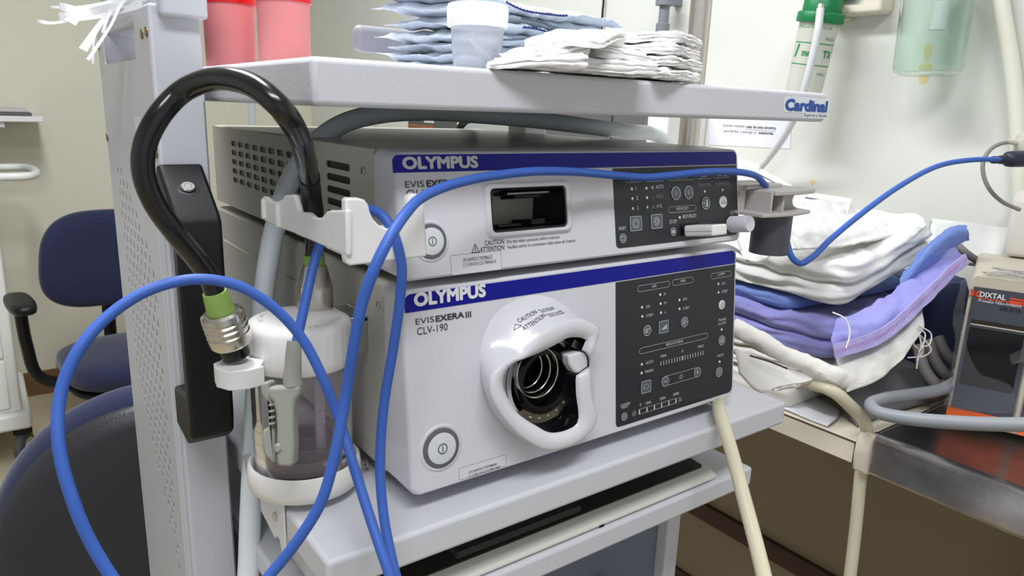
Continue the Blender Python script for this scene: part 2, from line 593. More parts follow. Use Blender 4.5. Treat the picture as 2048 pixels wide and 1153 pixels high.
for px, py in ((286, 68), (299, 62), (180, 98), (200, 270), (209, 270), (324, 310), (322, 300)):
    p = at(px, py, x=PX0)
    p.y = min(max(p.y, PY0 + 0.008), PY1 - 0.006)
    obj('screw', lathe(lathe(new(), [(0.0040, 0.0), (0.0040, 0.0012), (0.0028, 0.0018), (0.0024, 0.0010)], (PX0, p.y, p.z), (-1, 0, 0), 16), [(0.0022, 0.0016), (0.0002, 0.0020)], (PX0, p.y, p.z), (-1, 0, 0), 12), mat('brass_screw', (150, 132, 100), 0.3, 1.0) if 'brass_screw' not in bpy.data.materials else bpy.data.materials['brass_screw'], T, smooth=True)
# rear hand rail, carried by two brackets on the top shelf
rail = new()
box(rail, 0.0755, 0.569, 0.250, 0.264, 1.3845, 1.4095)
rl = obj('rear_rail', rail, mat('rail_grey', (142, 143, 150), 0.45), T, bevel=0.006, seg=3)
obj('rail_bracket', box(box(new(), 0.16, 0.19, 0.250, 0.264, 1.355, 1.39), 0.40, 0.43, 0.250, 0.264, 1.355, 1.39), POWDER, rl, bevel=0.002)

# black grab handle on the column's front
hn = new()
def hx(px, py, y):
    p = at(px, py, y=y)
    return p
HX0, HX1, HYf = -0.1235, -0.0905, 0.127
prof = [(PY0, 1.283), (PY0, 1.240), (HYf + 0.016, 1.236), (HYf + 0.014, 1.110), (PY0, 1.104), (PY0, 1.070), (HYf + 0.018, 1.066), (HYf + 0.003, 1.076), (HYf, 1.092), (HYf, 1.246), (HYf + 0.004, 1.252), (PY0 - 0.006, 1.286)]
loft(hn, [[Vector((x, y, z)) for y, z in prof] for x in (HX0, HX1)])
gh = obj('grab_handle', hn, BLACK, T, bevel=0.003, seg=3)
p = Vector(((HX0 + HX1) / 2, 0.155, 1.2684))
nrm = Vector((0, -0.565, 0.825)).normalized()
obj('bolt_recess', lathe(new(), [(0.0085, -0.001), (0.0085, 0.0012), (0.0066, 0.0014), (0.0062, 0.0002)], p, nrm, 28, cap1=True), CAVITY, gh, smooth=True)
obj('bolt', lathe(lathe(new(), [(0.0056, 0.0), (0.0056, 0.0024), (0.0046, 0.0032), (0.0027, 0.0032)], p, nrm, 24, cap1=False), [(0.0027, 0.0032), (0.0026, 0.0010), (0.0003, 0.0010)], p, nrm, 6), CHROME, gh, smooth=True)

# ------------------------------------------------------------------ light source (lower unit)
W = 0.382
ZL = 1.05
def seam_bezel(bm, face, w_, h, r, depth, holes=(), ch=0.0):
    """front moulding: flat face with holes, rounded edge, skirt back to the seam"""
    base = rr2(w_, h, r, 6, w_ / 2, h / 2)
    ins = rr2(w_ - 0.005, h - 0.004, max(r - 0.0015, 0.001), 6, w_ / 2, h / 2)
    mid = rr2(w_ - 0.0015, h - 0.0012, r, 6, w_ / 2, h / 2)
    # flat face with holes
    es = []
    L = []
    for loop in [ins] + list(holes):
        vs_ = [bm.verts.new(face.at(q[0], q[1], 0)) for q in loop]
        L.append(vs_)
        for i in range(len(vs_)):
            es.append(bm.edges.new((vs_[i], vs_[(i + 1) % len(vs_)])))
    bmesh.ops.triangle_fill(bm, use_beauty=True, edges=es)
    n = len(base)
    r1 = [bm.verts.new(face.at(q[0], q[1], -0.0012)) for q in mid]
    r2 = [bm.verts.new(face.at(q[0], q[1], -0.0040)) for q in base]
    r3 = [bm.verts.new(Vector((q[0] + face.o.x, depth, face.o.z + q[1] * face.v.z))) for q in base]
    for A, B in ((L[0], r1), (r1, r2), (r2, r3)):
        for i in range(n):
            j = (i + 1) % n
            bm.faces.new((A[i], A[j], B[j], B[i]))
    for vs_ in L[1:]:
        k = len(vs_)
        inn = [bm.verts.new(v.co - face.n * 0.004) for v in vs_]
        for i in range(k):
            j = (i + 1) % k
            bm.faces.new((vs_[i], vs_[j], inn[j], inn[i]))
    return bm

LS = thing('light_source', 'taller white endoscopy light source with a round hooded socket, lower of two stacked units', 'light source', (W / 2, 0.25, ZM))
FL = Face((0, 0, ZL), (1, 0, 0), (0, 0.0158, 0.1572))
HL = math.hypot(0.0158, 0.1572)
SOC = FL.uv(1088, 762)
so = Vector((SOC.x, SOC.y))
sock_hole = circ2(so.x, so.y, 0.034, 40)[::-1]
bz = seam_bezel(new(), FL, W, HL, 0.008, 0.043, [sock_hole])
obj('front_panel', bz, BEZEL, LS, smooth=True, angle=40)
obj('casing', box(new(), 0.0006, W - 0.0006, 0.0445, 0.50, ZL, ZL + 0.157), CASING, LS, bevel=0.004, seg=3)
for x in (0.03, W - 0.03):
    for y in (0.06, 0.44):
        obj('foot', lathe(new(), [(0.014, 0), (0.014, 0.012), (0.011, 0.0152)], (x, y, ZM), (0, 0, 1), 20), BLACK, LS, smooth=True)
def stripe_and_panel(F, tl, bl, tr, br, ptl, pbl, r, par, Hf):
    u0, vt_ = F.uv(*tl)
    vb_ = F.uv(*bl).y
    u1 = W - 0.0042
    vt2 = F.uv(*tr).y
    vtm, vbm = (vt_ + vt2) / 2, (vb_ + F.uv(*br).y) / 2
    s = obj('brand_stripe', prism(new(), rr2(u1 - u0, vtm - vbm, [0.0004, r, r, 0.0004], 5, (u0 + u1) / 2, (vtm + vbm) / 2), 0.00005, 0.0004, F.M), BLUE, par)
    pu0 = F.uv(*ptl).x
    pvb = F.uv(*pbl).y
    pt = vbm - 0.0010
    c = obj('control_panel', prism(new(), rr2(u1 - pu0, pt - pvb, [0.006, 0.0006, 0.0006, 0.004], 6, (u1 + pu0) / 2, (pt + pvb) / 2), 0.00005, 0.0004, F.M), DARK, par)
    return s, c, (u0, vtm, vbm, pu0, pvb)
s1, c1, q1 = stripe_and_panel(FL, (808, 592), (809, 627), (1476, 499), (1476, 526), (1231, 566), (1229, 857), 0.0055, LS, HL)
lg = Ink(FL, 0.0008)
lg.ptext('OLYMPUS', (827, 613), (971, 595), 0.0093, 0.05, 1.0)
lg.done('maker_lettering', LOGO, s1)
ik = Ink(FL, 0.0004)
ik.ptext('EVIS', (831, 650), (868, 645), 0.0044, 0.0)
ik.ptext('EXERA', (871, 644), (928, 637), 0.0044, 0.03)
ik.ptext('III', (931, 636), (942, 634), 0.0046, 0.02)
ik.ptext('CLV-190', (834, 671), (895, 662), 0.0056, 0.0)
ik.done('model_lettering', INKK, LS)
a, b = FL.uv(918, 962), FL.uv(1012, 937)
c_ = FL.uv(1011, 915)
obj('serial_label', prism(new(), rr2(b.x - a.x, 0.0098, 0.0012, 3, (a.x + b.x) / 2, a.y + 0.0052), 0.00002, 0.0002, FL.M), mat('label_film', (214, 214, 218), 0.3), LS)
ik = Ink(FL, 0.0004)
ik.ptext('(01)04953170298868', (937, 948), (993, 933), 0.0020)
ik.ptext('(11)181101(21)7881968', (937, 956), (999, 939), 0.0020)
ik.rrect(((a.x + b.x) / 2, a.y + 0.0052), b.x - a.x, 0.0098, 0.0012, 0.00018)
ik.done('serial_lettering', INKK, LS)

def power_button(F, c, rx, par):
    """raised lip, grey ring, domed silver cap with the on symbol"""
    x, y, z = F.u, F.v, F.n
    o = F.at(c[0], c[1], 0)
    bt = new()
    lathe(bt, [(rx * 1.22, -0.0002), (rx * 1.18, 0.0007), (rx * 1.05, 0.0009), (rx * 1.0, 0.0002)], o, z, 48, cap1=True)
    lip = obj('button_surround', bt, BEZEL, par, smooth=True, angle=60)
    obj('button_ring', lathe(new(), [(rx, 0.0), (rx, 0.0016), (rx * 0.97, 0.0019), (rx * 0.81, 0.0019), (rx * 0.80, 0.0010)], o, z, 48), GREYRING, lip, smooth=True)
    k = obj('power_button', lathe(new(), [(rx * 0.80, 0.0006), (rx * 0.795, 0.0022), (rx * 0.6, 0.0027), (rx * 0.3, 0.0029), (0.0001, 0.0030)], o, z, 48), BUTTON, lip, smooth=True, angle=50)
    i2 = Ink(F, 0.0032)
    i2.ring(c, rx * 0.27, rx * 0.225)
    i2.line([(c[0], c[1] - rx * 0.14), (c[0], c[1] + rx * 0.14)], rx * 0.045)
    i2.done('power_symbol', INKK, lip)
cb = FL.uv(881.5, 896)
power_button(FL, cb, (FL.uv(916.5, 888) - FL.uv(846.5, 904)).length / 2, LS)

# panel keys -----------------------------------------------------------
def rkey(F, pc, w_, h, par, m=KEYTOP, r=None, round_=False):
    c = F.uv(*pc)
    if round_:
        bm = lathe(new(), [(w_, 0.0003), (w_, 0.0009), (w_ * 0.93, 0.0011), (0.0001, 0.0011)], F.at(c.x, c.y, 0), F.n, 28)
    else:
        bm = prism(new(), rr2(w_, h, r or 0.0012, 4, c.x, c.y), 0.0003, 0.0010, F.M)
    return obj('button', bm, m, par, smooth=round_), c
def led(F, pc, par, r=0.0013):
    c = F.uv(*pc)
    obj('indicator', lathe(new(), [(r, 0.0003), (r * 0.95, 0.0007), (r * 0.5, 0.0009), (0.0001, 0.0010)], F.at(c.x, c.y, 0), F.n, 14), LED, par, smooth=True)
def pill(I, F, pl, pr, h, t=0.0003):
    a, b = F.uv(*pl), F.uv(*pr)
    c = (a + b) / 2
    I.rrect(c, (b - a).length, h, h / 2 - 0.0001, t)
    return c
P1 = Ink(FL, 0.0007)
T1 = Ink(FL, 0.0014)
def zp(x, y):     # pixel of the enlarged view of the lower panel
    return (1220 + x * 270 / 943.0, 530 + y * 330 / 1153.0)
for a_, b_, h_ in (((189, 165), (414, 137), 0.0058), ((431, 125), (580, 104), 0.0058), ((701, 80), (843, 60), 0.0058), ((201, 604), (680, 493), 0.0058)):
    pill(P1, FL, zp(*a_), zp(*b_), h_)
for s_, a_, b_, h_ in (('AIR', (288, 160), (322, 155), .0024), ('NBI', (490, 123), (521, 119), .0024), ('LAMP', (748, 78), (796, 71), .0024), ('BRIGHTNESS', (388, 568), (507, 540), .0026),
                       ('H', (373, 214), (388, 212), .0026), ('M', (374, 277), (392, 274), .0026), ('L', (380, 339), (391, 337), .0026),
                       ('ON', (247, 304), (275, 299), .0027), ('STBY', (249, 367), (299, 358), .0027), ('ON', (505, 251), (532, 246), .0027), ('STBY', (507, 315), (552, 306), .0027),
                       ('ON', (775, 141), (800, 137), .0027), ('STBY', (776, 198), (819, 190), .0027), ('TRANS', (752, 397), (806, 388), .0026), ('ILLUM', (754, 422), (804, 414), .0026), ('HIGH', (746, 646), (788, 639), .0026),
                       ('AUTO', (246, 697), (298, 687), .0028), ('MANU', (242, 758), (299, 746), .0028), ('MIN', (351, 650), (387, 642), .0027), ('0', (498, 613), (511, 610), .0027), ('MAX', (611, 583), (651, 574), .0027),
                       ('COUNTER', (67, 992), (137, 976), .0022), ('RESET', (77, 1007), (126, 996), .0022), ('0', (204, 988), (217, 985), .0026), ('100h', (244, 978), (284, 968), .0026), ('300h', (343, 947), (384, 937), .0026), ('500h', (437, 916), (478, 906), .0026)):
    P1.ptext(s_, zp(*a_), zp(*b_), h_)
for p_ in ((348, 209), (351, 272), (353, 335), (221, 297), (223, 361), (482, 246), (483, 308), (754, 134), (755, 193), (777, 453), (763, 677), (220, 696), (218, 757)):
    led(FL, zp(*p_), c1)
def sun(I, c, r, t=0.00035, m=8):
    I.ring(c, r * 0.5, r * 0.5 - t)
    for k in range(m):
        a_ = 2 * PI * k / m
        I.line([(c[0] + r * 0.66 * math.cos(a_), c[1] + r * 0.66 * math.sin(a_)), (c[0] + r * math.cos(a_), c[1] + r * math.sin(a_))], t)
RK = 0.0050
for p_, kind in (((253, 458), 'air'), ((514, 399), 'nbi'), ((774, 527), 'trans'), ((755, 749), 'high')):
    k_, c = rkey(FL, zp(*p_), RK, 0, c1, KEYTOP, None, True)
    T1.ring(c, RK, RK - 0.0005)
    if kind == 'air':
        T1.ring((c.x - 0.0008, c.y - 0.0004), 0.0020, 0.0015); T1.ring((c.x - 0.0008, c.y - 0.0004), 0.0008, 0.0004)
        T1.line([(c.x - 0.0005, c.y + 0.0016), (c.x + 0.0032, c.y + 0.0014)], 0.0004); T1.line([(c.x + 0.0022, c.y + 0.0022), (c.x + 0.0032, c.y + 0.0014), (c.x + 0.0022, c.y + 0.0006)], 0.0004)
    elif kind == 'nbi':
        T1.rrect((c.x, c.y), 0.0022, 0.0056, 0.0002, 0.0004)
        for d_ in (-0.0016, 0, 0.0016):
            T1.line([(c.x - 0.0032, c.y + d_), (c.x - 0.0003, c.y + d_)], 0.0004)
        T1.line([(c.x + 0.0012, c.y), (c.x + 0.0034, c.y)], 0.0004); T1.line([(c.x + 0.0026, c.y + 0.0008), (c.x + 0.0034, c.y), (c.x + 0.0026, c.y - 0.0008)], 0.0004)
    elif kind == 'trans':
        T1.ring(c, 0.0030, 0.0026); T1.ring((c.x, c.y + 0.0009), 0.0011, 0.0007); T1.ring((c.x - 0.0010, c.y - 0.0008), 0.0011, 0.0007); T1.ring((c.x + 0.0010, c.y - 0.0008), 0.0011, 0.0007)
    else:
        sun(T1, c, 0.0036, 0.00045)
k_, c = rkey(FL, zp(778, 279), RK * 0.96, 0, c1, KEYWHITE, None, True)
I3 = Ink(FL, 0.0014)
I3.line([(c.x, c.y + 0.0032), (c.x + 0.0028, c.y), (c.x, c.y - 0.0032), (c.x - 0.0028, c.y), (c.x, c.y + 0.0032)], 0.0003); I3.line([(c.x, c.y - 0.001), (c.x, c.y + 0.001)], 0.0003)
for p_, kind in (((368, 432), 'bars'), ((246, 851), 'loop')):
    k_, c = rkey(FL, zp(*p_), 0.0128, 0.0118, c1)
    T1.rrect(c, 0.0128, 0.0118, 0.0012, 0.0004)
    if kind == 'bars':
        for k in range(4):
            x_ = c.x - 0.0036 + k * 0.0021
            T1.poly([(x_, c.y - 0.0026), (x_ + 0.0016, c.y - 0.0026), (x_ + 0.0016, c.y - 0.0016 + k * 0.0012), (x_, c.y - 0.0022 + k * 0.0012)])
    else:
        T1.arc(c, 0.0028, -60, 220, 0.0004); T1.line([(c.x - 0.0032, c.y - 0.0012), (c.x - 0.0022, c.y - 0.0020), (c.x - 0.0014, c.y - 0.0010)], 0.0004)
# brightness minus and plus keys joined by two lines
km, cm = rkey(FL, zp(379, 814), 0.0050, 0, c1, KEYTOP, None, True)
kp, cp = rkey(FL, zp(604, 750), 0.0050, 0, c1, KEYTOP, None, True)
T1.ring(cm, 0.0050, 0.0046); T1.ring(cp, 0.0050, 0.0046)
T1.line([(cm.x - 0.0022, cm.y), (cm.x + 0.0022, cm.y)], 0.0005); T1.line([(cp.x - 0.0022, cp.y), (cp.x + 0.0022, cp.y)], 0.0005); T1.line([(cp.x, cp.y - 0.0022), (cp.x, cp.y + 0.0022)], 0.0005)
P1.line([(cm.x, cm.y + 0.0048), (cp.x, cp.y + 0.0048)], 0.0003); P1.line([(cm.x, cm.y - 0.0048), (cp.x, cp.y - 0.0048)], 0.0003)
sun(P1, FL.uv(*zp(493, 782)), 0.0030, 0.0003)
ta, tb = FL.uv(*zp(352, 690)), FL.uv(*zp(646, 613))
for k in range(17):
    q = ta.lerp(tb, k / 16)
    wd = 0.0018 if k == 8 else 0.0008
    P1.poly([(q.x - wd / 2, ta.y - 0.0022), (q.x + wd / 2, ta.y - 0.0022), (q.x + wd / 2, ta.y + 0.0022), (q.x - wd / 2, ta.y + 0.0022)])
ga, gb = FL.uv(*zp(197, 1029)), FL.uv(*zp(461, 947))
P1.rrect((ga + gb) / 2, gb.x - ga.x, 0.0052, 0.0002, 0.0003)
for k in (0, 1, 2, 3, 4, 5):
    x_ = ga.x + (gb.x - ga.x - 0.0018) * k / 5 + 0.0001
    ym = (ga.y + gb.y) / 2
    P1.poly([(x_, ym - 0.0024), (x_ + 0.0016, ym - 0.0024), (x_ + 0.0016, ym + 0.0018), (x_, ym + 0.0018)])
sun(P1, FL.uv(*zp(166, 1039)), 0.0030, 0.0003)
bc = FL.uv(*zp(486, 938))
P1.arc(bc, 0.0015, 0, 180, 0.0003); P1.line([(bc.x - 0.0015, bc.y), (bc.x - 0.0020, bc.y - 0.0020), (bc.x + 0.0020, bc.y - 0.0020), (bc.x + 0.0015, bc.y)], 0.0003); P1.line([(bc.x - 0.002, bc.y + 0.002), (bc.x + 0.002, bc.y - 0.002)], 0.0003)
k_, c = rkey(FL, zp(94, 1060), 0.0037, 0, c1, KEYTOP, None, True)
T1.ring(c, 0.0037, 0.0033); T1.rrect(c, 0.0034, 0.0032, 0.0008, 0.0003); T1.line([(c.x - 0.0012, c.y + 0.0004), (c.x + 0.0012, c.y + 0.0004)], 0.0003)
P1.done('panel_printing', INKW, c1)
T1.done('key_symbols', INKW, c1)
I3.done('key_symbols', INKK, c1)

# hooded socket ---------------------------------------------------------
def ring_of(pts_px, n_off, N=64, c=None):
    """closed outline from pixels on the plane n_off above the face, resampled by angle about c"""
    L = [FL.uv(px, py, n_off) for px, py in pts_px]
    S = spline([Vector((q.x, q.y, 0)) for q in L], 14, True)
    cx, cy = c
    A = sorted([(math.atan2(q.y - cy, q.x - cx), q) for q in S], key=lambda t: t[0])
    out = []
    for k in range(N):
        th = -PI + 2 * PI * (k + 0.5) / N
        best = None
        for i in range(len(A)):
            a0, q0 = A[i - 1]
            a1, q1_ = A[i]
            if i == 0:
                a0 -= 2 * PI
            if a0 <= th <= a1:
                t = (th - a0) / max(a1 - a0, 1e-9)
                best = q0.lerp(q1_, t)
                break
        if best is None:
            a0, q0 = A[-1]
            a1, q1_ = A[0][0] + 2 * PI, A[0][1]
            t = (th - a0) / max(a1 - a0, 1e-9)
            best = q0.lerp(q1_, t)
        out.append(Vector((best.x, best.y)))
    return out
def ep(x, y):
    return (950 + x * 280 / 950.0, 580 + y * 340 / 1153.0)
RIM = 0.023
outer_px = [ep(*q) for q in ((330, 455), (400, 380), (480, 300), (600, 235), (720, 205), (830, 245), (888, 310), (830, 345), (790, 420), (780, 560), (795, 740), (830, 880), (760, 985), (640, 1060), (500, 1085), (400, 1050), (280, 960), (170, 830), (105, 700), (110, 600), (180, 520), (260, 475))]
inner_px = [ep(*q) for q in ((330, 470), (440, 430), (540, 380), (620, 335), (700, 325), (760, 345), (725, 400), (770, 440), (780, 530), (700, 570), (692, 690), (705, 900), (640, 950), (520, 972), (430, 930), (300, 840), (225, 730), (192, 640), (215, 550), (270, 495))]
NR = 72
oc = FL.uv(*ep(480, 660), RIM)
ocz = (oc.x, oc.y)
R_out = ring_of(outer_px, RIM, NR, ocz)
R_in = ring_of(inner_px, RIM * 0.86, NR, ocz)
base_px = [ep(*q) for q in ((40, 420), (130, 200), (270, 90), (420, 50), (570, 90), (690, 180), (770, 330), (800, 560), (800, 760), (760, 930), (640, 1030), (480, 1062), (330, 1020), (190, 920), (90, 780), (40, 600))]
R_base = ring_of(base_px, 0.0, NR, ocz)
def lerp_ring(A, B, t):
    return [a_.lerp(b_, t) for a_, b_ in zip(A, B)]
hood = new()
rings = []
def put(Rg, n):
    rings.append([FL.at(q.x, q.y, n) for q in Rg])
put(lerp_ring(R_base, R_out, -0.10), -0.0002)
put(R_base, 0.0008)
put(lerp_ring(R_base, R_out, 0.25), 0.0045)
put(lerp_ring(R_base, R_out, 0.55), 0.0115)
put(lerp_ring(R_base, R_out, 0.82), 0.0185)
put(lerp_ring(R_base, R_out, 0.95), 0.0222)
put(lerp_ring(R_out, R_in, 0.06), RIM)
put(lerp_ring(R_out, R_in, 0.5), RIM * 0.975)
put(lerp_ring(R_out, R_in, 0.93), RIM * 0.90)
put(R_in, RIM * 0.78)
loft(hood, rings, True, False, False)
HOODW = mat('hood_white', (216, 216, 221), 0.22, coat=0.2)
hd = obj('socket_hood', hood, HOODW, LS, smooth=True, angle=75)
sc = [Vector((ocz[0], ocz[1]))] * NR
rings = []
put(R_in, RIM * 0.80)
put(lerp_ring(R_in, sc, 0.02), RIM * 0.70)
put(lerp_ring(R_in, sc, 0.06), 0.001)
put(lerp_ring(R_in, sc, 0.12), 0.001)
hl_ = new()
loft(hl_, rings, True, False, False)
obj('hood_liner', hl_, BLACK_G, hd, smooth=True, angle=60)
gb = [FL.uv(*ep(*q), 0.012) for q in ((612, 436), (700, 412), (760, 398), (764, 500), (762, 610), (715, 600), (650, 552), (618, 500))]
obj('guide_block', prism(new(), [(q.x, q.y) for q in gb], 0.002, 0.0168, FL.M), HOODW, hd, bevel=0.002, angle=50)
so_ax = FL.at(*FL.uv(*ep(400, 560)), 0.0)
skt = new()
cc = FL.uv(*ep(455, 610), 0.004)
o_ = FL.at(cc.x, cc.y, 0)
lathe(skt, [(0.034, 0.001), (0.034, -0.003), (0.0275, -0.003), (0.0275, 0.006), (0.0255, 0.008), (0.022, 0.008), (0.022, -0.003), (0.0200, -0.006)], o_, FL.n, 56, cap0=False, cap1=False)
lathe(skt, [(0.0200, -0.006), (0.0175, -0.030), (0.0001, -0.030)], o_, FL.n, 56, cap0=False)
sk = obj('socket', skt, BLACK_G, LS, smooth=True, angle=40)
oc2 = FL.at(*FL.uv(*ep(420, 560), 0.008), 0)
rg = new()
for r_, n0, n1 in ((0.0215, 0.006, 0.0095), (0.0188, -0.001, 0.003), (0.0170, -0.009, -0.006)):
    lathe(rg, [(r_, n0), (r_, n1), (r_ - 0.0006, n1 + 0.0005), (r_ - 0.0012, n1), (r_ - 0.0012, n0)], oc2, FL.n, 56, cap0=False, cap1=False)
obj('socket_ring', rg, CHROME, sk, smooth=True, angle=40)
# toothed collar and the riveted contact plate below it
tc_ = new()
for k in range(26):
    a_ = math.radians(215 + k * 5.0)
    M_ = FL.m(cc.x, cc.y, 0.0) @ Matrix.Rotation(a_, 4, 'Z')
    box(tc_, 0.0255, 0.0285, -0.0007, 0.0007, 0.001, 0.0075, M_)
obj('toothed_collar', tc_, BLACK, sk)
cr = new()
pts_o, pts_i = [], []
for k in range(19):
    a_ = math.radians(225 + k * 5.6)
    pts_o.append((cc.x + 0.0365 * math.cos(a_), cc.y + 0.0365 * math.sin(a_)))
    pts_i.append((cc.x + 0.0285 * math.cos(a_), cc.y + 0.0285 * math.sin(a_)))
for k in range(18):
    prism(cr, [pts_o[k], pts_o[k + 1], pts_i[k + 1], pts_i[k]], 0.003, 0.0046, FL.M)
bmesh.ops.remove_doubles(cr, verts=cr.verts[:], dist=1e-6)
pl_ = obj('contact_plate', cr, mat('contact_steel', (150, 142, 128), 0.25, 1.0), sk)
for k in range(5):
    a_ = math.radians(245 + k * 17)
    obj('rivet', lathe(new(), [(0.0014, 0.0), (0.0012, 0.0009), (0.0002, 0.0014)], FL.at(cc.x + 0.0325 * math.cos(a_), cc.y + 0.0325 * math.sin(a_), 0.0046), FL.n, 12), CHROME, sk, smooth=True)
ltc = FL.uv(*ep(690, 385), 0.012)
obj('latch', box(new(), -0.006, 0.006, -0.002, 0.005, 0.002, 0.013, FL.m(ltc.x, ltc.y) @ Matrix.Rotation(-0.5, 4, 'Z')), mat('latch_steel', (120, 112, 98), 0.3, 1.0), sk, bevel=0.0008)
# caution lettering on the hood, following its bulge
def hood_text(s_, p0, p1, h_, lift=0.0):
    bmx = HT
    vs_, fs_ = text_geo(s_)
    x0 = min(v.x for v in vs_); x1 = max(v.x for v in vs_)
    hA = FL.uv(p0[0], p0[1], 0.0165); hB = FL.uv(p1[0], p1[1], 0.0165)
    d = hB - hA
    L_ = d.length
    d.normalize()
    q_ = Vector((-d.y, d.x))
    out = []
    for v in vs_:
        t = (v.x - x0) / (x1 - x0)
        uv_ = hA + d * (L_ * t) + q_ * (v.y / FONT_H * h_)
        p_ = FL.at(uv_.x, uv_.y, 0.06)
        loc, nn, idx, dist = HBVH.ray_cast(p_, -FL.n)
        out.append(bmx.verts.new((loc + nn * 0.00035) if loc is not None else FL.at(uv_.x, uv_.y, 0.016)))
    for f in fs_:
        try:
            bmx.faces.new([out[i] for i in f])
        except ValueError:
            pass
from mathutils.bvhtree import BVHTree
hb = new(); hb.from_mesh(hd.data)
HBVH = BVHTree.FromBMesh(hb)
HT = new()
hood_text('CAUTION', ep(338, 236), ep(462, 168), 0.0028)
hood_text('ATTENTION', ep(348, 282), ep(500, 186), 0.0028)
hood_text('Dry the light guide', ep(474, 156), ep(585, 134), 0.0012)
hood_text('before insertion.', ep(486, 164), ep(590, 142), 0.0012)
hood_text('Essuyer le guide', ep(508, 180), ep(625, 156), 0.0012)
hood_text("avant de l'insérer.", ep(520, 188), ep(640, 164), 0.0012)
tri = [ep(298, 284), ep(346, 252), ep(315, 246)]
for q0, q1_ in ((tri[0], tri[1]), (tri[1], tri[2]), (tri[2], tri[0])):
    A_, B_ = FL.uv(q0[0], q0[1], 0.0165), FL.uv(q1_[0], q1_[1], 0.0165)
    s_ = Vector((-(B_ - A_).y, (B_ - A_).x)).normalized() * 0.00018
    vv_ = []
    for P_ in (A_ - s_, B_ - s_, B_ + s_, A_ + s_):
        loc, nn, idx, dist = HBVH.ray_cast(FL.at(P_.x, P_.y, 0.06), -FL.n)
        vv_.append(HT.verts.new(loc + nn * 0.0004))
    HT.faces.new(vv_)
hb.free()
obj('caution_lettering', HT, INKK, hd)
# chrome hook and screws on the casing's left side
FLs = Face((0.0006, 0.5, ZL), (0, -1, 0), (0, 0, 1))
def side_screw(F, px, py, par, r=0.0032):
    c = F.uv(px, py)
    lathe_b = lathe(new(), [(r, 0.0), (r, 0.0012), (r * 0.8, 0.0018), (r * 0.35, 0.0018), (r * 0.3, 0.0010)], F.at(c.x, c.y, 0), F.n, 18)
    obj('screw', lathe_b, CHROME, par, smooth=True)
side_screw(FLs, 758, 611, LS)
side_screw(FLs, 733, 926, LS)
hk = new()
c = FLs.uv(722, 640)
M_ = FLs.m(c.x, c.y, 0)
prism(hk, [(-0.024, -0.008), (0.012, -0.008), (0.012, 0.008), (-0.024, 0.008)], 0.0, 0.0015, M_)
prism(hk, [(0.004, -0.024), (0.013, -0.024), (0.013, 0.006), (0.004, 0.006)], 0.0, 0.014, M_)
prism(hk, [(-0.024, 0.002), (0.013, 0.002), (0.013, 0.007), (-0.024, 0.007)], 0.0, 0.014, M_)
obj('bottle_bracket', hk, CHROME, LS, bevel=0.0008)
obj('rear_cover', prism(new(), [(0.02, 0.012), (0.30, 0.012), (0.30, 0.10), (0.285, 0.118), (0.02, 0.118)], 0.0, 0.0012, FLs.M), CASING, LS)

# ------------------------------------------------------------------ video processor (upper unit)
VP = thing('video_processor', 'flatter white endoscopy video processor with a wide rectangular socket, upper of two stacked units', 'video processor', (W / 2, 0.25, ZL + 0.158))
Z0V, Z1V = ZL + 0.1640, ZL + 0.2544
FV = Face((0, 0.0126, Z0V), (1, 0, 0), (0, 0.0153, 0.0904))
HV = math.hypot(0.0153, 0.0904)
def vp_(x, y):
    return (770 + x * 470 / 1935.0, 280 + y * 280 / 1153.0)
sA, sB = FV.uv(*vp_(865, 770)), FV.uv(*vp_(1490, 372))
sc_c, sc_w, sc_h = (sA + sB) / 2, 0.0, 0.0
su0, su1 = FV.uv(*vp_(866, 580)).x, FV.uv(*vp_(1484, 540)).x
sv0, sv1 = FV.uv(*vp_(1170, 740)).y, FV.uv(*vp_(1170, 392)).y
slot_w, slot_h = su1 - su0, sv1 - sv0
scx, scy = (su0 + su1) / 2, (sv0 + sv1) / 2
obj('front_panel', seam_bezel(new(), FV, W, HV, 0.007, 0.058, [rr2(slot_w, slot_h, 0.004, 4, scx, scy)[::-1]]), BEZEL, VP, smooth=True, angle=40)
# video socket: raised lip and a deep black cavity
lip = new()
def rrf(w_, h, r, n):
    return [FV.at(p[0], p[1], n) for p in rr2(w_, h, r, 5, scx, scy)]
loft(lip, [rrf(slot_w + 0.011, slot_h + 0.009, 0.006, -0.0002), rrf(slot_w + 0.009, slot_h + 0.007, 0.0055, 0.0022), rrf(slot_w + 0.006, slot_h + 0.0045, 0.005, 0.0030), rrf(slot_w + 0.0008, slot_h + 0.0008, 0.004, 0.0022), rrf(slot_w, slot_h, 0.004, -0.004)], True, False, False)
obj('socket_frame', lip, BEZEL, VP, smooth=True, angle=60)
cv = new()
loft(cv, [rrf(slot_w, slot_h, 0.004, 0.0010), rrf(slot_w - 0.003, slot_h - 0.003, 0.003, 0.0012), rrf(slot_w - 0.005, slot_h - 0.005, 0.003, -0.004), rrf(slot_w - 0.006, slot_h - 0.006, 0.002, -0.042)], True, False, True)
vs_k = obj('video_socket', cv, BLACK_G, VP, smooth=True, angle=40)
for u_, v_, w_, h_, n0, n1 in ((0.002, slot_h / 2 - 0.0042, 0.042, 0.0022, -0.022, -0.002), (0.004, slot_h / 2 - 0.0066, 0.026, 0.0028, -0.026, -0.006)):
    obj('contact_strip', box(new(), -w_ / 2, w_ / 2, -h_ / 2, h_ / 2, n0, n1, FV.m(scx + u_, scy + v_)), BLACK if h_ > 0.0025 else mat('contact_metal', (120, 120, 124), 0.3, 1.0), vs_k, bevel=0.0005)
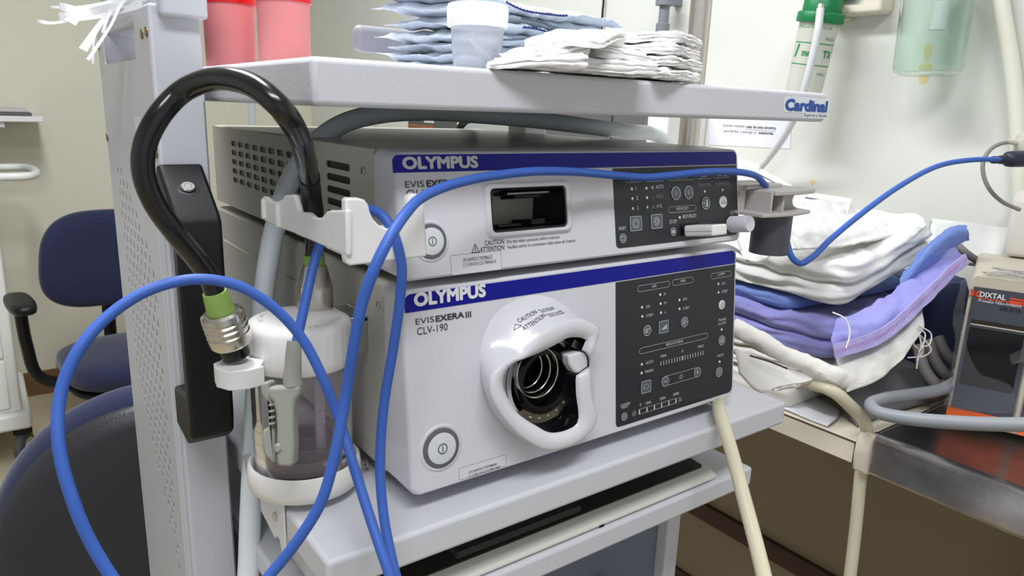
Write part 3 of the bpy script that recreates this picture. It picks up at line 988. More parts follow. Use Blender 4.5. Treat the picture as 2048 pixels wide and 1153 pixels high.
obj('guide_rail', box(box(new(), -0.026, -0.004, -slot_h / 2 + 0.003, -slot_h / 2 + 0.0055, -0.036, -0.006, FV.m(scx, scy)), 0.008, 0.022, -slot_h / 2 + 0.003, -slot_h / 2 + 0.008, -0.036, -0.008, FV.m(scx, scy)), BLACK, vs_k, bevel=0.0006)
# casing: top, floor and back as one shell, vented side
FVs = Face((0.0006, 0.50, Z0V), (0, -1, 0), (0, 0, 1))
hv = Z1V - Z0V
cs = new()
box(cs, 0.0024, W - 0.0006, 0.0595, 0.50, Z0V, Z1V)
obj('casing', cs, CASING_TOP, VP, bevel=0.003, seg=3)
def vslot(y0, y1, z):
    u0, u1 = 0.50 - y1, 0.50 - y0
    return [(p[0], p[1]) for p in rr2(u1 - u0, 0.0058, 0.0026, 3, (u0 + u1) / 2, z - Z0V)]
vb = []
for r in range(6):
    z = Z1V - 0.018 - r * 0.0102
    hs_ = [vslot(0.102, 0.150, z)]
    if r < 5:
        for q in range(10):
            y0 = 0.176 + q * 0.0255
            hs_.append(vslot(y0, y0 + 0.0195, z + 0.001))
    vb.append((z - Z0V - 0.0048, z - Z0V + 0.0048, hs_))
sp = new()
banded_plate(sp, 0.0, 0.4405, 0.0004, hv - 0.0008, vb, 0.0016, FVs.M)
obj('vented_side', sp, CASING, VP)
obj('vent_shade', box(new(), 0.0018, 0.0025, 0.075, 0.485, Z0V + 0.006, Z1V - 0.006), CAVITY, VP)  # black sheet stands for the shade inside the side vents
for x in (0.03, W - 0.03):
    for y in (0.08, 0.42):
        obj('foot', lathe(new(), [(0.012, 0), (0.012, 0.005), (0.010, 0.0072)], (x, y, ZL + 0.157), (0, 0, 1), 20), BLACK, VP, smooth=True)
side_screw(FVs, 728, 342, VP)
side_screw(FVs, 690, 432, VP, 0.0046)
s2, c2, q2 = stripe_and_panel(FV, (783, 309), (783, 347), (1478, 304), (1478, 328), (1225, 346), (1230, 498), 0.0048, VP, HV)
lg = Ink(FV, 0.0008)
lg.ptext('OLYMPUS', (804, 338), (956, 335.5), 0.0080, 0.05, 1.0)
lg.done('maker_lettering', mat('logo_matt', (205, 207, 210), 0.45), s2)
ik = Ink(FV, 0.0004)
ik.ptext('EVIS', vp_(166, 395), vp_(322, 388), 0.0046)
ik.ptext('EXERA', vp_(342, 387), vp_(580, 379), 0.0046, 0.03)
ik.ptext('III', vp_(592, 378), vp_(638, 376), 0.0046, 0.02)
ik.ptext('CV-190', vp_(178, 482), vp_(404, 473), 0.0060)
ik.done('model_lettering', INKK, VP)
ik = Ink(FV, 0.0004)
ik.ptext('CAUTION', vp_(820, 870), vp_(980, 860), 0.0036)
ik.ptext('ATTENTION', vp_(782, 924), vp_(981, 906), 0.0036)
ik.ptext('Dry the video connector before insertion.', vp_(1003, 852), vp_(1442, 808), 0.0025)
ik.ptext('Veuillez sécher le connecteur vidéo avant de l\u2019insérer.', vp_(1005, 897), vp_(1570, 836), 0.0025)
def warn(I, F, pc, r):
    c = F.uv(*pc)
    I.line([(c.x - r, c.y - r * 0.8), (c.x + r, c.y - r * 0.8), (c.x, c.y + r), (c.x - r, c.y - r * 0.8)], r * 0.14)
    I.line([(c.x, c.y + r * 0.35), (c.x, c.y - r * 0.25)], r * 0.16); I.disc((c.x, c.y - r * 0.52), r * 0.12, 8)
warn(ik, FV, vp_(743, 897), 0.0034)
ik.done('caution_lettering', INKK, VP)
a, b = FV.uv(*vp_(542, 1040)), FV.uv(*vp_(955, 985))
obj('serial_label', prism(new(), rr2(b.x - a.x, 0.0150, 0.0012, 3, (a.x + b.x) / 2, (a.y + b.y) / 2), 0.00002, 0.0002, FV.M), bpy.data.materials['label_film'], VP)
ik = Ink(FV, 0.0004)
ik.ptext('(01)04953170298622', vp_(643, 1005), vp_(884, 982), 0.0027)
ik.ptext('(11)181031(21)7844610', vp_(643, 1045), vp_(912, 1016), 0.0027)
ik.rrect(((a.x + b.x) / 2, (a.y + b.y) / 2), b.x - a.x, 0.0150, 0.0012, 0.00018)
ik.done('serial_lettering', INKK, VP)
power_button(FV, FV.uv(861, 483), 0.0125, VP)
# shallow scoop around the power button and the lip: two low ribs
P2 = Ink(FV, 0.0007)
T2 = Ink(FV, 0.0014)
D2 = Ink(FV, 0.0007)
I4 = Ink(FV, 0.0014)
def xp(x, y):
    return (1220 + x * 280 / 1614.0, 320 + y * 200 / 1153.0)
for a_, b_ in (((164, 228), (360, 218)), ((393, 218), (622, 208)), ((652, 208), (970, 192)), ((992, 188), (1158, 181)), ((1182, 178), (1383, 168)), ((668, 579), (986, 554))):
    pill(P2, FV, xp(*a_), xp(*b_), 0.0058)
for s_, a_, b_, h_ in (('ENH', (230, 246), (300, 240), .0028), ('IRIS', (470, 234), (540, 228), .0028), ('CUSTOM', (746, 220), (880, 212), .0028), ('EXAM', (1036, 203), (1120, 198), .0028), ('WHT BAL', (1222, 196), (1350, 189), .0028), ('MEMORY', (760, 586), (902, 574), .0030),
                       ('1', (290, 350), (312, 348), .0034), ('2', (298, 462), (321, 460), .0034), ('3', (304, 575), (327, 573), .0034), ('AUTO', (524, 334), (612, 327), .0034), ('AVE', (530, 554), (594, 548), .0034),
                       ('RDY/BUSY', (834, 676), (992, 661), .0034), ('STOP', (680, 737), (764, 729), .0034), ('RESET', (98, 811), (180, 803), .0028), ('PIP', (1428, 622), (1474, 616), .0034)):
    P2.ptext(s_, xp(*a_), xp(*b_), h_)
for s_, a_, b_, h_ in (('PEAK', (528, 446), (612, 438), .0034), ('EXAM ON', (1016, 311), (1154, 302), .0034), ('COMPLETE', (1214, 302), (1368, 290), .0034)):
    D2.ptext(s_, xp(*a_), xp(*b_), h_)
for p_ in ((246, 335), (254, 447), (259, 560), (415, 327), (422, 437), (425, 545), (1089, 365), (1294, 350), (799, 665)):
    led(FV, xp(*p_), c2)
for p_, s_ in (((750, 386), '1'), ((896, 377), '2')):
    k_, c = rkey(FV, xp(*p_), 0.0062, 0, c2, KEYTOP, None, True)
    T2.ring(c, 0.0062, 0.0057)
    T2.text(s_, (c.x - 0.0009, c.y - 0.0016), 0.0016, 0.0034)
k_, c = rkey(FV, xp(1093, 500), 0.0060, 0, c2, KEYTOP, None, True)
T2.ring(c, 0.0060, 0.0055); T2.poly([(c.x + 0.0004, c.y - 0.0028), (c.x + 0.0026, c.y - 0.0034), (c.x + 0.0026, c.y + 0.0034), (c.x + 0.0004, c.y + 0.0028)]); T2.line([(c.x - 0.004, c.y), (c.x, c.y)], 0.0005); T2.line([(c.x - 0.0028, c.y + 0.0010), (c.x - 0.004, c.y), (c.x - 0.0028, c.y - 0.0010)], 0.0005)
T2.rrect((c.x + 0.0005, c.y), 0.0050, 0.0068, 0.0002, 0.0003)
k_, c = rkey(FV, xp(1298, 484), 0.0058, 0, c2, KEYWHITE, None, True)
I4.ring((c.x, c.y + 0.0008), 0.0012, 0.0009); I4.line([(c.x - 0.0036, c.y + 0.0004), (c.x - 0.0036, c.y - 0.0016), (c.x - 0.0012, c.y - 0.0016), (c.x - 0.0036, c.y + 0.0004)], 0.0003); I4.line([(c.x + 0.0036, c.y + 0.0004), (c.x + 0.0036, c.y - 0.0016), (c.x + 0.0012, c.y - 0.0016), (c.x + 0.0036, c.y + 0.0004)], 0.0003); I4.line([(c.x - 0.0012, c.y - 0.0016), (c.x + 0.0012, c.y - 0.0016)], 0.0003)
for p_, kind in (((287, 735), 'ring'), ((527, 710), 'iris')):
    k_, c = rkey(FV, xp(*p_), 0.0146, 0.0128, c2)
    T2.rrect(c, 0.0146, 0.0128, 0.0012, 0.0004)
    if kind == 'ring':
        T2.rrect(c, 0.0078, 0.0078, 0.0022, 0.0004); T2.ring(c, 0.0027, 0.0023)
    else:
        T2.ring(c, 0.0038, 0.0034)
        for k in range(6):
            a_ = PI * k / 3
            T2.line([(c.x + 0.0035 * math.cos(a_), c.y + 0.0035 * math.sin(a_)), (c.x + 0.0014 * math.cos(a_ + 1.3), c.y + 0.0014 * math.sin(a_ + 1.3))], 0.0004)
for p_, r_ in (((139, 907), 0.0040), ((720, 829), 0.0038)):
    k_, c = rkey(FV, xp(*p_), r_, 0, c2, KEYTOP, None, True)
    T2.ring(c, r_, r_ - 0.0004)
    if r_ < 0.0039:
        T2.poly(rr2(0.0032, 0.0032, 0.0003, 2, c.x, c.y))
    else:
        T2.rrect(c, 0.0040, 0.0036, 0.0003, 0.0003); T2.line([(c.x - 0.0022, c.y + 0.0014), (c.x + 0.001, c.y + 0.0014)], 0.0004)
c = FV.uv(*xp(483, 319)); P2.ring(c, 0.0015, 0.0011); P2.ring(c, 0.0007, 0.0004)
c = FV.uv(*xp(488, 442)); D2.line([(c.x - 0.0020, c.y - 0.0012), (c.x - 0.0008, c.y - 0.0012), (c.x, c.y + 0.0016), (c.x + 0.0008, c.y - 0.0012), (c.x + 0.0020, c.y - 0.0012)], 0.0003)
c = FV.uv(*xp(494, 542)); P2.line([(c.x - 0.0022, c.y - 0.0012), (c.x - 0.0010, c.y - 0.0012), (c.x - 0.0010, c.y + 0.0010), (c.x + 0.0010, c.y + 0.0010), (c.x + 0.0010, c.y - 0.0012), (c.x + 0.0022, c.y - 0.0012)], 0.0003)
c = FV.uv(*xp(1400, 610)); P2.arc(c, 0.0020, -140, 140, 0.0004); P2.line([(c.x - 0.003, c.y), (c.x + 0.0006, c.y)], 0.0004)
P2.done('panel_printing', INKW, c2)
T2.done('key_symbols', INKW, c2)
D2.done('dim_printing', INKD, c2)
I4.done('key_symbols', INKK, c2)
# connector cap of the side port, standing out of the panel
c = FV.uv(1461, 449)
obj('port_recess', lathe(new(), [(0.0088, 0.0003), (0.0088, 0.0010), (0.0001, 0.0010)], FV.at(c.x, c.y, 0), FV.n, 32), CAVITY, VP, smooth=True)
obj('port_cap', lathe(new(), [(0.0082, 0.0005), (0.0082, 0.0215), (0.0074, 0.0230), (0.0068, 0.0226), (0.0001, 0.0226)], FV.at(c.x, c.y, 0), FV.n, 36), mat('cap_translucent', (206, 205, 214), 0.4, sss=0.2), VP, smooth=True, angle=50)
# USB port recess and stick
c = FV.uv(1371, 461)
obj('usb_port', prism(new(), rr2(0.026, 0.0115, 0.0015, 4, c.x + 0.0055, c.y + 0.0012), 0.0003, 0.0009, FV.M), CAVITY, VP)
US = thing('usb_stick', 'white USB memory stick plugged into the dark panel of the upper unit', 'usb stick', FV.at(c.x + 0.004, c.y, 0.001))
Mu = FV.m(c.x + 0.0040, c.y - 0.0004, 0.0)
obj('body', prism(new(), rr2(0.0205, 0.0102, 0.0022, 4), 0.003, 0.037, Mu), WHITE, US, bevel=0.0018, seg=3, angle=50)
obj('seam', prism(new(), rr2(0.0207, 0.0005, 0.0002, 2, 0, -0.0006), 0.0045, 0.0355, Mu), GREYRING, US)
obj('plug', prism(new(), rr2(0.012, 0.0046, 0.0004, 2), 0.0010, 0.0034, Mu), CHROME, US)

# ------------------------------------------------------------------ white hose hanger at the unit's left corner
HG = thing('hose_hanger', 'white moulded hanger with notches at the left corner of the stacked units', 'hanger', (-0.05, 0.02, 1.245))
def hp(x, y):
    return (500 + x * 400 / 2005.0, 330 + y * 230 / 1153.0)
HY = -0.026
HX = -0.060
def yz(pl, x):
    out = []
    for q in pl:
        p = at(*hp(*q), x=x)
        out.append((p.y, p.z))
    return out
def xz(pl, y):
    out = []
    for q in pl:
        p = at(*hp(*q), y=y)
        out.append((p.x, p.z))
    return out
fc = xz([(958, 350), (985, 335), (1095, 335), (1150, 350), (1188, 395), (1205, 470), (1235, 540), (1300, 610), (1390, 645), (1470, 615), (1535, 545), (1570, 480), (1575, 370), (1600, 312), (1650, 292), (1715, 297), (1738, 330), (1755, 480), (1775, 905), (1760, 925), (1010, 1015), (968, 990), (958, 940)], HY)
bm = new()
loft(bm, [[Vector((a_, HY, b_)) for a_, b_ in fc], [Vector((a_, HY + 0.007, b_)) for a_, b_ in fc]])
obj('front_plate', bm, WHITE_MATT, HG, bevel=0.0014, seg=3, angle=60)
sb = yz([(446, 690), (446, 500), (462, 472), (580, 480), (640, 532), (710, 532), (762, 468), (795, 456), (962, 455), (966, 915)], HX)
bm = new()
loft(bm, [[Vector((HX, a_, b_)) for a_, b_ in sb], [Vector((HX + 0.004, a_, b_)) for a_, b_ in sb]])
obj('side_plate', bm, WHITE_MATT, HG, bevel=0.0013, seg=3, angle=50)
XA = HX + 0.004
sa = yz([(105, 520), (104, 345), (128, 316), (160, 322), (205, 365), (240, 372), (290, 364), (322, 345), (345, 306), (432, 298), (446, 312), (500, 520), (500, 700), (310, 642), (150, 572)], XA)
bm = new()
loft(bm, [[Vector((XA, a_, b_)) for a_, b_ in sa], [Vector((XA + 0.004, a_, b_)) for a_, b_ in sa]])
obj('rear_plate', bm, WHITE_MATT, HG, bevel=0.0013, seg=3, angle=50)
for q in ((140, 345, 530), (282, 392, 610)):
    a_, b_ = at(*hp(q[0], q[1]), x=XA), at(*hp(q[0], q[2]), x=XA)
    obj('rib', tube(new(), [(XA, a_.y, a_.z), (XA, a_.y, b_.z)], 0.0024, 12, 0), WHITE_MATT, HG, smooth=True)
obj('mounting_arm', box(new(), HX + 0.003, 0.0015, -0.018, 0.014, 1.243, 1.256), WHITE_MATT, HG, bevel=0.002)

# ------------------------------------------------------------------ water bottle with its hose, in a ring holder
BX, BY = -0.050, 0.085
WB = thing('water_bottle', 'translucent water bottle with a white screw cap, grey liquid and a black hose looping above', 'bottle', (BX, BY, 1.05))
GLASSY = mat('bottle_polysulfone', (246, 241, 245), 0.06, trans=0.95, ior=1.15, var=0.0)
LIQ = mat('bottle_liquid', (206, 192, 200), 0.05, trans=0.93, ior=1.2)
zb = 1.052
pr_o = [(0.030, 0.0), (0.0350, 0.002), (0.0372, 0.008), (0.0378, 0.03), (0.0380, 0.080), (0.0370, 0.090), (0.0335, 0.100), (0.0325, 0.106)]
pr_i = [(r - 0.0015, h + 0.0018) for r, h in pr_o]
bm = new()
lathe(bm, pr_o + [(0.031, 0.106)] + pr_i[::-1], (BX, BY, zb), (0, 0, 1), 56)
jar = obj('jar', bm, GLASSY, WB, smooth=True, angle=50)
bm = lathe(new(), [(0.028, 0.0022), (0.0332, 0.0040), (0.0355, 0.0095), (0.0360, 0.021), (0.0001, 0.021)], (BX, BY, zb), (0, 0, 1), 48)
obj('water', bm, LIQ, jar, smooth=True, angle=50)
bm = new()
for k in range(5):
    z = zb + 0.022 + k * 0.010
    lathe(bm, [(0.0381, 0.0), (0.0382, 0.0005)], (BX, BY, z), (0, 0, 1), 48, False, False)
obj('scale_marks', bm, mat('scale_grey', (150, 144, 150), 0.6, alpha=0.35), jar)
obj('dip_tube', tube(new(), [(BX + 0.010, BY - 0.010, zb + 0.12), (BX + 0.010, BY - 0.010, zb + 0.012)], 0.004, 14, 0), mat('dip_tube_clear', (225, 222, 230), 0.2, trans=0.6, ior=1.1), WB, smooth=True)
# cap with ribs and raised lettering
zc = 1.146
bm = new()
n = 96
rings = []
for r, h, rib in ((0.0375, -0.004, 0.0), (0.0392, -0.002, 0.5), (0.0396, 0.004, 1.0), (0.0392, 0.020, 1.0), (0.0385, 0.0255, 0.6), (0.0368, 0.0292, 0.0), (0.033, 0.0312, 0.0), (0.020, 0.0322, 0.0), (0.002, 0.0326, 0.0)):
    rr = []
    for i in range(n):
        a_ = 2 * PI * i / n
        q = r - rib * 0.0006 * (0.5 + 0.5 * math.cos(a_ * 32)) ** 3
        rr.append(Vector((BX + q * math.cos(a_), BY + q * math.sin(a_), zc + h)))
    rings.append(rr)
loft(bm, rings)
cap = obj('screw_cap', bm, WHITE_MATT, WB, smooth=True, angle=55)
FC = Face((BX, BY, zc + 0.0316), (1, 0, 0), (0, 1, 0))
# raised lettering around the cap
bm = new()
def ring_text(s_, r, a0, h_, step):
    for i, ch in enumerate(s_):
        if ch == ' ':
            continue
        vs_, fs_ = text_geo(ch)
        a_ = math.radians(a0 + step * i)
        cx_, cy_ = BX + r * math.cos(a_), BY + r * math.sin(a_)
        tx, ty = -math.sin(a_), math.cos(a_)
        k_ = h_ / FONT_H
        out = []
        for v in vs_:
            x, y = v.x * k_, v.y * k_
            out.append(bm.verts.new((cx_ + tx * x - math.cos(a_) * y, cy_ + ty * x - math.sin(a_) * y, zc + 0.0324 - 0.0014 * max(0, (r - 0.026)) / 0.01)))
        for f in fs_:
            bm.faces.new([out[j] for j in f])
ring_text('WATER LEVEL', 0.0315, 235, 0.0038, 9)
ring_text('OPEN', 0.0300, 140, 0.0038, 10)
obj('cap_lettering', bm, mat('raised_white', (205, 204, 204), 0.5), cap)
# side arm that carries the left connector
pa = at(470, 700, y=0.075)
AX, AY, AZ = -0.102, 0.066, 1.153
bm = new()
arm = [(BX - 0.034, BY - 0.020), (BX - 0.041, BY - 0.010), (BX - 0.040, BY + 0.010), (AX + 0.010, AY + 0.016), (AX - 0.004, AY + 0.016), (AX - 0.014, AY + 0.009), (AX - 0.0155, AY - 0.002), (AX - 0.010, AY - 0.013), (AX + 0.002, AY - 0.0165), (AX + 0.014, AY - 0.014), (BX - 0.040, BY - 0.030)]
prism(bm, arm, AZ - 0.0115, AZ + 0.0025)
obj('side_arm', bm, WHITE_MATT, cap, bevel=0.003, seg=3, angle=50)
# hose
HR = 0.0068
cone_b = at(630, 617, z=zc + 0.031)
c0 = Vector((AX, AY, AZ + 0.002))
nut_ax = (at(437, 605, d=0.490) - at(466, 690, d=0.505)).normalized()
nb = at(464, 687, d=0.505)
obj('connector_stub', lathe(new(), [(0.0098, -0.010), (0.0098, 0.004)], nb, nut_ax, 28), BLACK_G, WB, smooth=True)
kn = [(0.0135, 0.0), (0.0146, 0.002), (0.0146, 0.0085), (0.0138, 0.0092), (0.0138, 0.0104), (0.0146, 0.0112), (0.0146, 0.0130), (0.0138, 0.0138), (0.0138, 0.0148), (0.0146, 0.0156), (0.0146, 0.0172), (0.0138, 0.0180), (0.0138, 0.0190), (0.0146, 0.0198), (0.0142, 0.0240), (0.0120, 0.0256), (0.0085, 0.0258)]
obj('screw_connector', lathe(new(), kn, nb, nut_ax, 48), CHROME, WB, smooth=True, angle=30)
obj('sleeve', lathe(new(), [(0.0090, 0.0255), (0.0092, 0.027), (0.0084, 0.036), (0.0078, 0.0405), (0.0070, 0.0408)], nb, nut_ax, 36), GREEN, WB, smooth=True, angle=50)
cb_ = cone_b
obj('cone_connector', lathe(new(), [(0.0138, 0.0), (0.0142, 0.001), (0.0142, 0.0185), (0.0136, 0.0195), (0.0096, 0.0345), (0.0088, 0.0355)], cb_, (0.01, 0.0, 1), 44), STEEL, WB, smooth=True, angle=35)
obj('sleeve', lathe(new(), [(0.0082, 0.0350), (0.0084, 0.036), (0.0080, 0.0430), (0.0072, 0.0434)], cb_, (0.01, 0.0, 1), 32), GREEN, WB, smooth=True, angle=50)
hs = nb + nut_ax * 0.038
pts = [hs, hs + nut_ax * 0.012]
for px, py, d in ((398, 525, .474), (352, 468, .457), (308, 405, .443), (287, 345, .434), (290, 290, .43), (318, 232, .43), (362, 185, .434), (415, 161, .425), (470, 160, .412), (522, 181, .402), (565, 221, .402), (596, 270, .424), (613, 325, .468)):
    pts.append(at(px, py, d=d))
e_ = cb_ + Vector((0.0004, 0, 0.041))
t_ = at(622, 385, d=.535)
pts += [t_, e_ + Vector((0.0005, -0.002, 0.03)), e_]
obj('hose', tube(new(), pts, HR, 22, 8), RUBBER, WB, smooth=True)
S_ = spline(pts, 8)
bm = new()
k0 = len(S_) - 21
tube(bm, S_[k0:k0 + 15], HR + 0.0007, 22, 0)
obj('hose_sheath', bm, mat('sheath_black', (20, 20, 22), 0.4), WB, smooth=True)

# ring holder bolted to the shelf edge
RH = thing('bottle_holder', 'white ring holder with a bent metal bracket under the water bottle', 'holder', (BX, BY, 1.04))
bm = new()
lathe(bm, [(0.0385, 0.012), (0.0395, 0.019), (0.0410, 0.0205), (0.0428, 0.0185), (0.0440, 0.009), (0.0428, 0.001), (0.041, 0.0), (0.0001, 0.0)], (BX, BY, 1.0425), (0, 0, 1), 64, False, True)
lathe(bm, [(0.0385, 0.012), (0.0380, 0.0055), (0.0001, 0.0055)], (BX, BY, 1.0425), (0, 0, 1), 64, False, True)
bmesh.ops.remove_doubles(bm, verts=bm.verts[:], dist=1e-6)
obj('ring', bm, mat('holder_cream', (232, 230, 224), 0.45), RH, smooth=True, angle=60)
bm = new()
SXo = SX0 - 0.0006
BR = [(0.118, 1.0395), (0.118, 1.006), (0.084, 0.998), (0.080, 1.003), (0.072, 1.003), (0.068, 0.993), (0.060, 0.993), (0.060, 1.0395)]
loft(bm, [[Vector((SXo, y, z)) for y, z in BR], [Vector((SXo - 0.0016, y, z)) for y, z in BR]])
box(bm, SXo - 0.0016, BX, 0.064, 0.108, 1.0392, 1.0424)
brk = obj('bracket', bm, mat('bracket_white', (224, 225, 226), 0.35, var=0.0), RH, bevel=0.0005)
obj('bolt', lathe(new(), [(0.0034, 0), (0.0034, 0.0016), (0.0022, 0.0024), (0.0002, 0.0024)], (SXo - 0.0016, 0.078, 1.021), (-1, 0, 0), 14), CHROME, brk, smooth=True)

# ------------------------------------------------------------------ blue sensor cable with its finger clip
OX = thing('finger_sensor', 'blue sensor cable looped over the hanger with a grey finger clip', 'sensor', at(560, 900, d=.5))
CP = [(2004, 319, .93), (1945, 320, .92), (1880, 331, .90), (1800, 372, .86), (1720, 430, .82), (1660, 480, .79), (1625, 514, .77), (1600, 527, .762), (1584, 515, .760), (1573, 480, .765), (1566, 430, .775), (1556, 395, .785), (1540, 380, .765), (1528, 368, .735), (1515, 354, .72), (1490, 346, .70), (1450, 343, .68), (1400, 345, .65), (1350, 350, .635), (1290, 355, .615), (1220, 350, .59), (1150, 344, .56), (1070, 343, .53), (1000, 350, .505), (945, 359, .482), (890, 374, .462), (840, 398, .440), (808, 432, .419), (780, 475, .405), (750, 535, .400), (725, 605, .403), (708, 690, .41), (692, 790, .42), (670, 910, .42), (642, 1005, .42), (600, 1075, .42), (545, 1145, .42), (470, 1225, .41), (370, 1265, .4), (270, 1210, .395), (195, 1110, .39), (145, 1000, .385), (117, 885, .385), (122, 785, .39), (158, 700, .395), (220, 630, .405), (300, 580, .415), (390, 559, .425), (470, 570, .435), (540, 610, .445), (600, 672, .455), (645, 755, .46), (680, 845, .465), (708, 935, .458), (738, 1030, .45), (772, 1130, .44), (795, 1195, .437), (806, 1215, .445), (800, 1185, .455), (784, 1120, .462), (767, 1030, .47), (760, 930, .475), (768, 810, .475), (786, 700, .47), (800, 600, .463), (803, 530, .458), (788, 470, .456), (768, 435, .458), (742, 421, .463), (705, 428, .475), (668, 447, .492), (645, 478, .502), (630, 520, .498), (616, 580, .492), (603, 640, .488), (592, 690, .485)]
obj('cable', tube(new(), [at(a_, b_, d=c_) for a_, b_, c_ in CP], 0.0033, 14, 7), CABLE, OX, smooth=True)
pg = at(2004, 319, d=.93)
pdir = (at(2060, 318, d=.935) - pg).normalized()
pp = obj('plug_boot', lathe(new(), [(0.0038, -0.002), (0.0048, 0.0), (0.0050, 0.004), (0.0045, 0.006), (0.0055, 0.010), (0.0060, 0.018)], at(1985, 320, d=.93), pdir, 20), NAVYPLUG, OX, smooth=True, angle=50)
obj('plug', lathe(new(), [(0.0060, 0.0), (0.0095, 0.004), (0.0105, 0.010), (0.0105, 0.040), (0.009, 0.044)], at(2009, 318.5, d=.932), pdir, 24), NAVYPLUG, OX, smooth=True, angle=50)
# clip: strain relief, upper jaw, lower jaw, lever
def cpx(x, y, d):
    return at(490 + x * 320 / 710.0, 500 + y * 520 / 1153.0, d=d)
bt = [cpx(218, 405, .484), cpx(216, 450, .484), cpx(213, 520, .484), cpx(210, 560, .484), cpx(214, 605, .484)]
obj('strain_relief', tube(new(), bt, lambda t: 0.0046 + 0.0020 * t, 18, 6), SENSOR, OX, smooth=True)
def clip_poly(pl, d0, th):
    bm_ = new()
    fr = [cpx(x, y, d0) for x, y in pl]
    nrm_ = Vector(ROWS[2]).normalized()
    loft(bm_, [fr, [p + nrm_ * th for p in fr]])
    return bm_
obj('upper_jaw', clip_poly([(100, 610), (244, 605), (242, 640), (222, 665), (215, 700), (213, 800), (217, 860), (214, 950), (204, 966), (142, 962), (137, 930), (139, 800), (134, 720), (120, 672), (100, 655)], .478, 0.013), SENSOR, OX, bevel=0.0022, seg=3, angle=40)
obj('lower_jaw', clip_poly([(66, 592), (104, 585), (110, 655), (122, 680), (132, 780), (134, 880), (138, 950), (118, 945), (82, 910), (74, 860), (76, 800), (102, 790), (100, 690), (70, 640)], .486, 0.015), SENSOR, OX, bevel=0.0022, seg=3, angle=40)
obj('hinge_pad', clip_poly([(128, 868), (140, 858), (156, 866), (160, 890), (150, 904), (130, 900)], .4765, 0.004), SENSOR, OX, bevel=0.0012, seg=2)
for k in range(4):
    obj('grip_rib', clip_poly([(103, 686 + k * 28), (132, 682 + k * 28), (132, 692 + k * 28), (103, 697 + k * 28)], .482, 0.005), SENSOR, OX, bevel=0.0006)

# ------------------------------------------------------------------ translucent tubing
SIL = mat('silicone_tube', (232, 240, 244), 0.25, sss=0.4)
bm = new()
tube(bm, [Vector((0.10, 0.20, 0.012)), Vector((-0.02, 0.16, 0.012)), Vector((-0.066, 0.15, 0.06)), Vector((-0.070, 0.15, 0.45))] + [at(a_, b_, d=c_) for a_, b_, c_ in ((494, 1240, .640), (498, 1120, .640), (502, 1000, .640), (508, 880, .640), (513, 770, .640), (520, 660, .642), (531, 560, .645), (547, 470, .65), (568, 395, .655), (598, 330, .66), (640, 278, .665), (690, 246, .675), (760, 228, .69), (850, 223, .72), (950, 229, .76), (1060, 239, .80), (1160, 251, .83), (1250, 263, .88), (1310, 270, .94), (1345, 300, 1.0))], 0.0092, 18, 8)
tag(obj('suction_tube', bm, SIL, None, smooth=True), 'translucent silicone tube running up beside the bottle and under the top shelf', 'tube')
LAT = mat('latex_tube', (230, 224, 196), 0.3, trans=0.15, sss=0.35)
bm = new()
tube(bm, [Vector((0.30, 0.16, 1.0428)), Vector((0.345, 0.06, 1.0428)), at(1424, 795, z=1.0435), at(1440, 830, d=.712), at(1462, 900, d=.685), at(1490, 1005, d=.645), at(1515, 1100, d=.61), at(1535, 1185, d=.575), at(1548, 1250, d=.55), at(1548, 1250, d=.55) + Vector((0.01, -0.03, -0.25)), at(1548, 1250, d=.55) + Vector((0.02, -0.03, -0.60)), at(1548, 1250, d=.55) + Vector((0.05, -0.03, 0.012 - at(1548, 1250, d=.55).z)), at(1548, 1250, d=.55) + Vector((0.35, -0.10, 0.008 - at(1548, 1250, d=.55).z))], 0.0065, 18, 8)
tag(obj('drain_tube', bm, LAT, None, smooth=True), 'cream latex tube hanging down over the front of the middle shelf', 'tube')
bm = new()
xc_ = at(951, 240, y=0.462).x
tube(bm, [Vector((xc_ - 0.004, 0.455, 1.3335)), Vector((xc_ - 0.004, 0.462, 1.322)), Vector((xc_, 0.49, 1.315)), Vector((xc_ + 0.004, 0.512, 1.300)), Vector((xc_ + 0.01, 0.516, 1.22)), Vector((xc_ + 0.01, 0.510, 1.12)), Vector((xc_ + 0.01, 0.466, 1.0405)), Vector((xc_ + 0.02, 0.44, 1.0405))], 0.0055, 12, 8)
tag(obj('power_cable', bm, BLACK, None, smooth=True), 'black cable dropping behind the upper unit below the top shelf', 'cable')

# ------------------------------------------------------------------ scope holder with a dark cup
SH = thing('scope_holder', 'grey two-flange scope holder with a dark open tube at the right of the upper unit', 'holder', (0.40, 0.03, 1.24))
HGREY = mat('holder_grey', (186, 182, 178), 0.45)
def sxp(x, y):
    return (1440 + x * 320 / 1419.0, 300 + y * 260 / 1153.0)
def xy_at(pl, z):
    return [at(*sxp(*q), z=z) for q in pl]
bm = new()
# lower flange: outline on its underside plane
zl0, zl1, zu0, zu1 = 1.2395, 1.2435, 1.2605, 1.2655
def flange(x0, x1, yc, w_, bow, z0, z1):
    L_ = []
    nn = 16
    for i in range(nn + 1):
        t = i / nn
        L_.append((x0 + (x1 - x0) * t, yc - w_ / 2 - bow * math.sin(PI * t) * 0.5))
    for i in range(nn + 1):
        t = 1 - i / nn
        L_.append((x0 + (x1 - x0) * t, yc + w_ / 2 - bow * math.sin(PI * t) * 0.2))
    return prism(new(), L_, z0, z1)
obj('lower_flange', flange(0.384, 0.466, 0.012, 0.040, 0.010, zl0, zl1), HGREY, SH, bevel=0.001)
obj('upper_flange', flange(0.402, 0.470, 0.012, 0.040, 0.006, zu0, zu1), HGREY, SH, bevel=0.001)
obj('rear_flange', flange(0.384, 0.444, 0.034, 0.040, 0.0, zu0 + 0.0045, zu1 + 0.004), HGREY, SH, bevel=0.001)
bm = new()
box(bm, 0.384, 0.455, 0.028, 0.033, zl0 + 0.002, zu1 - 0.001)
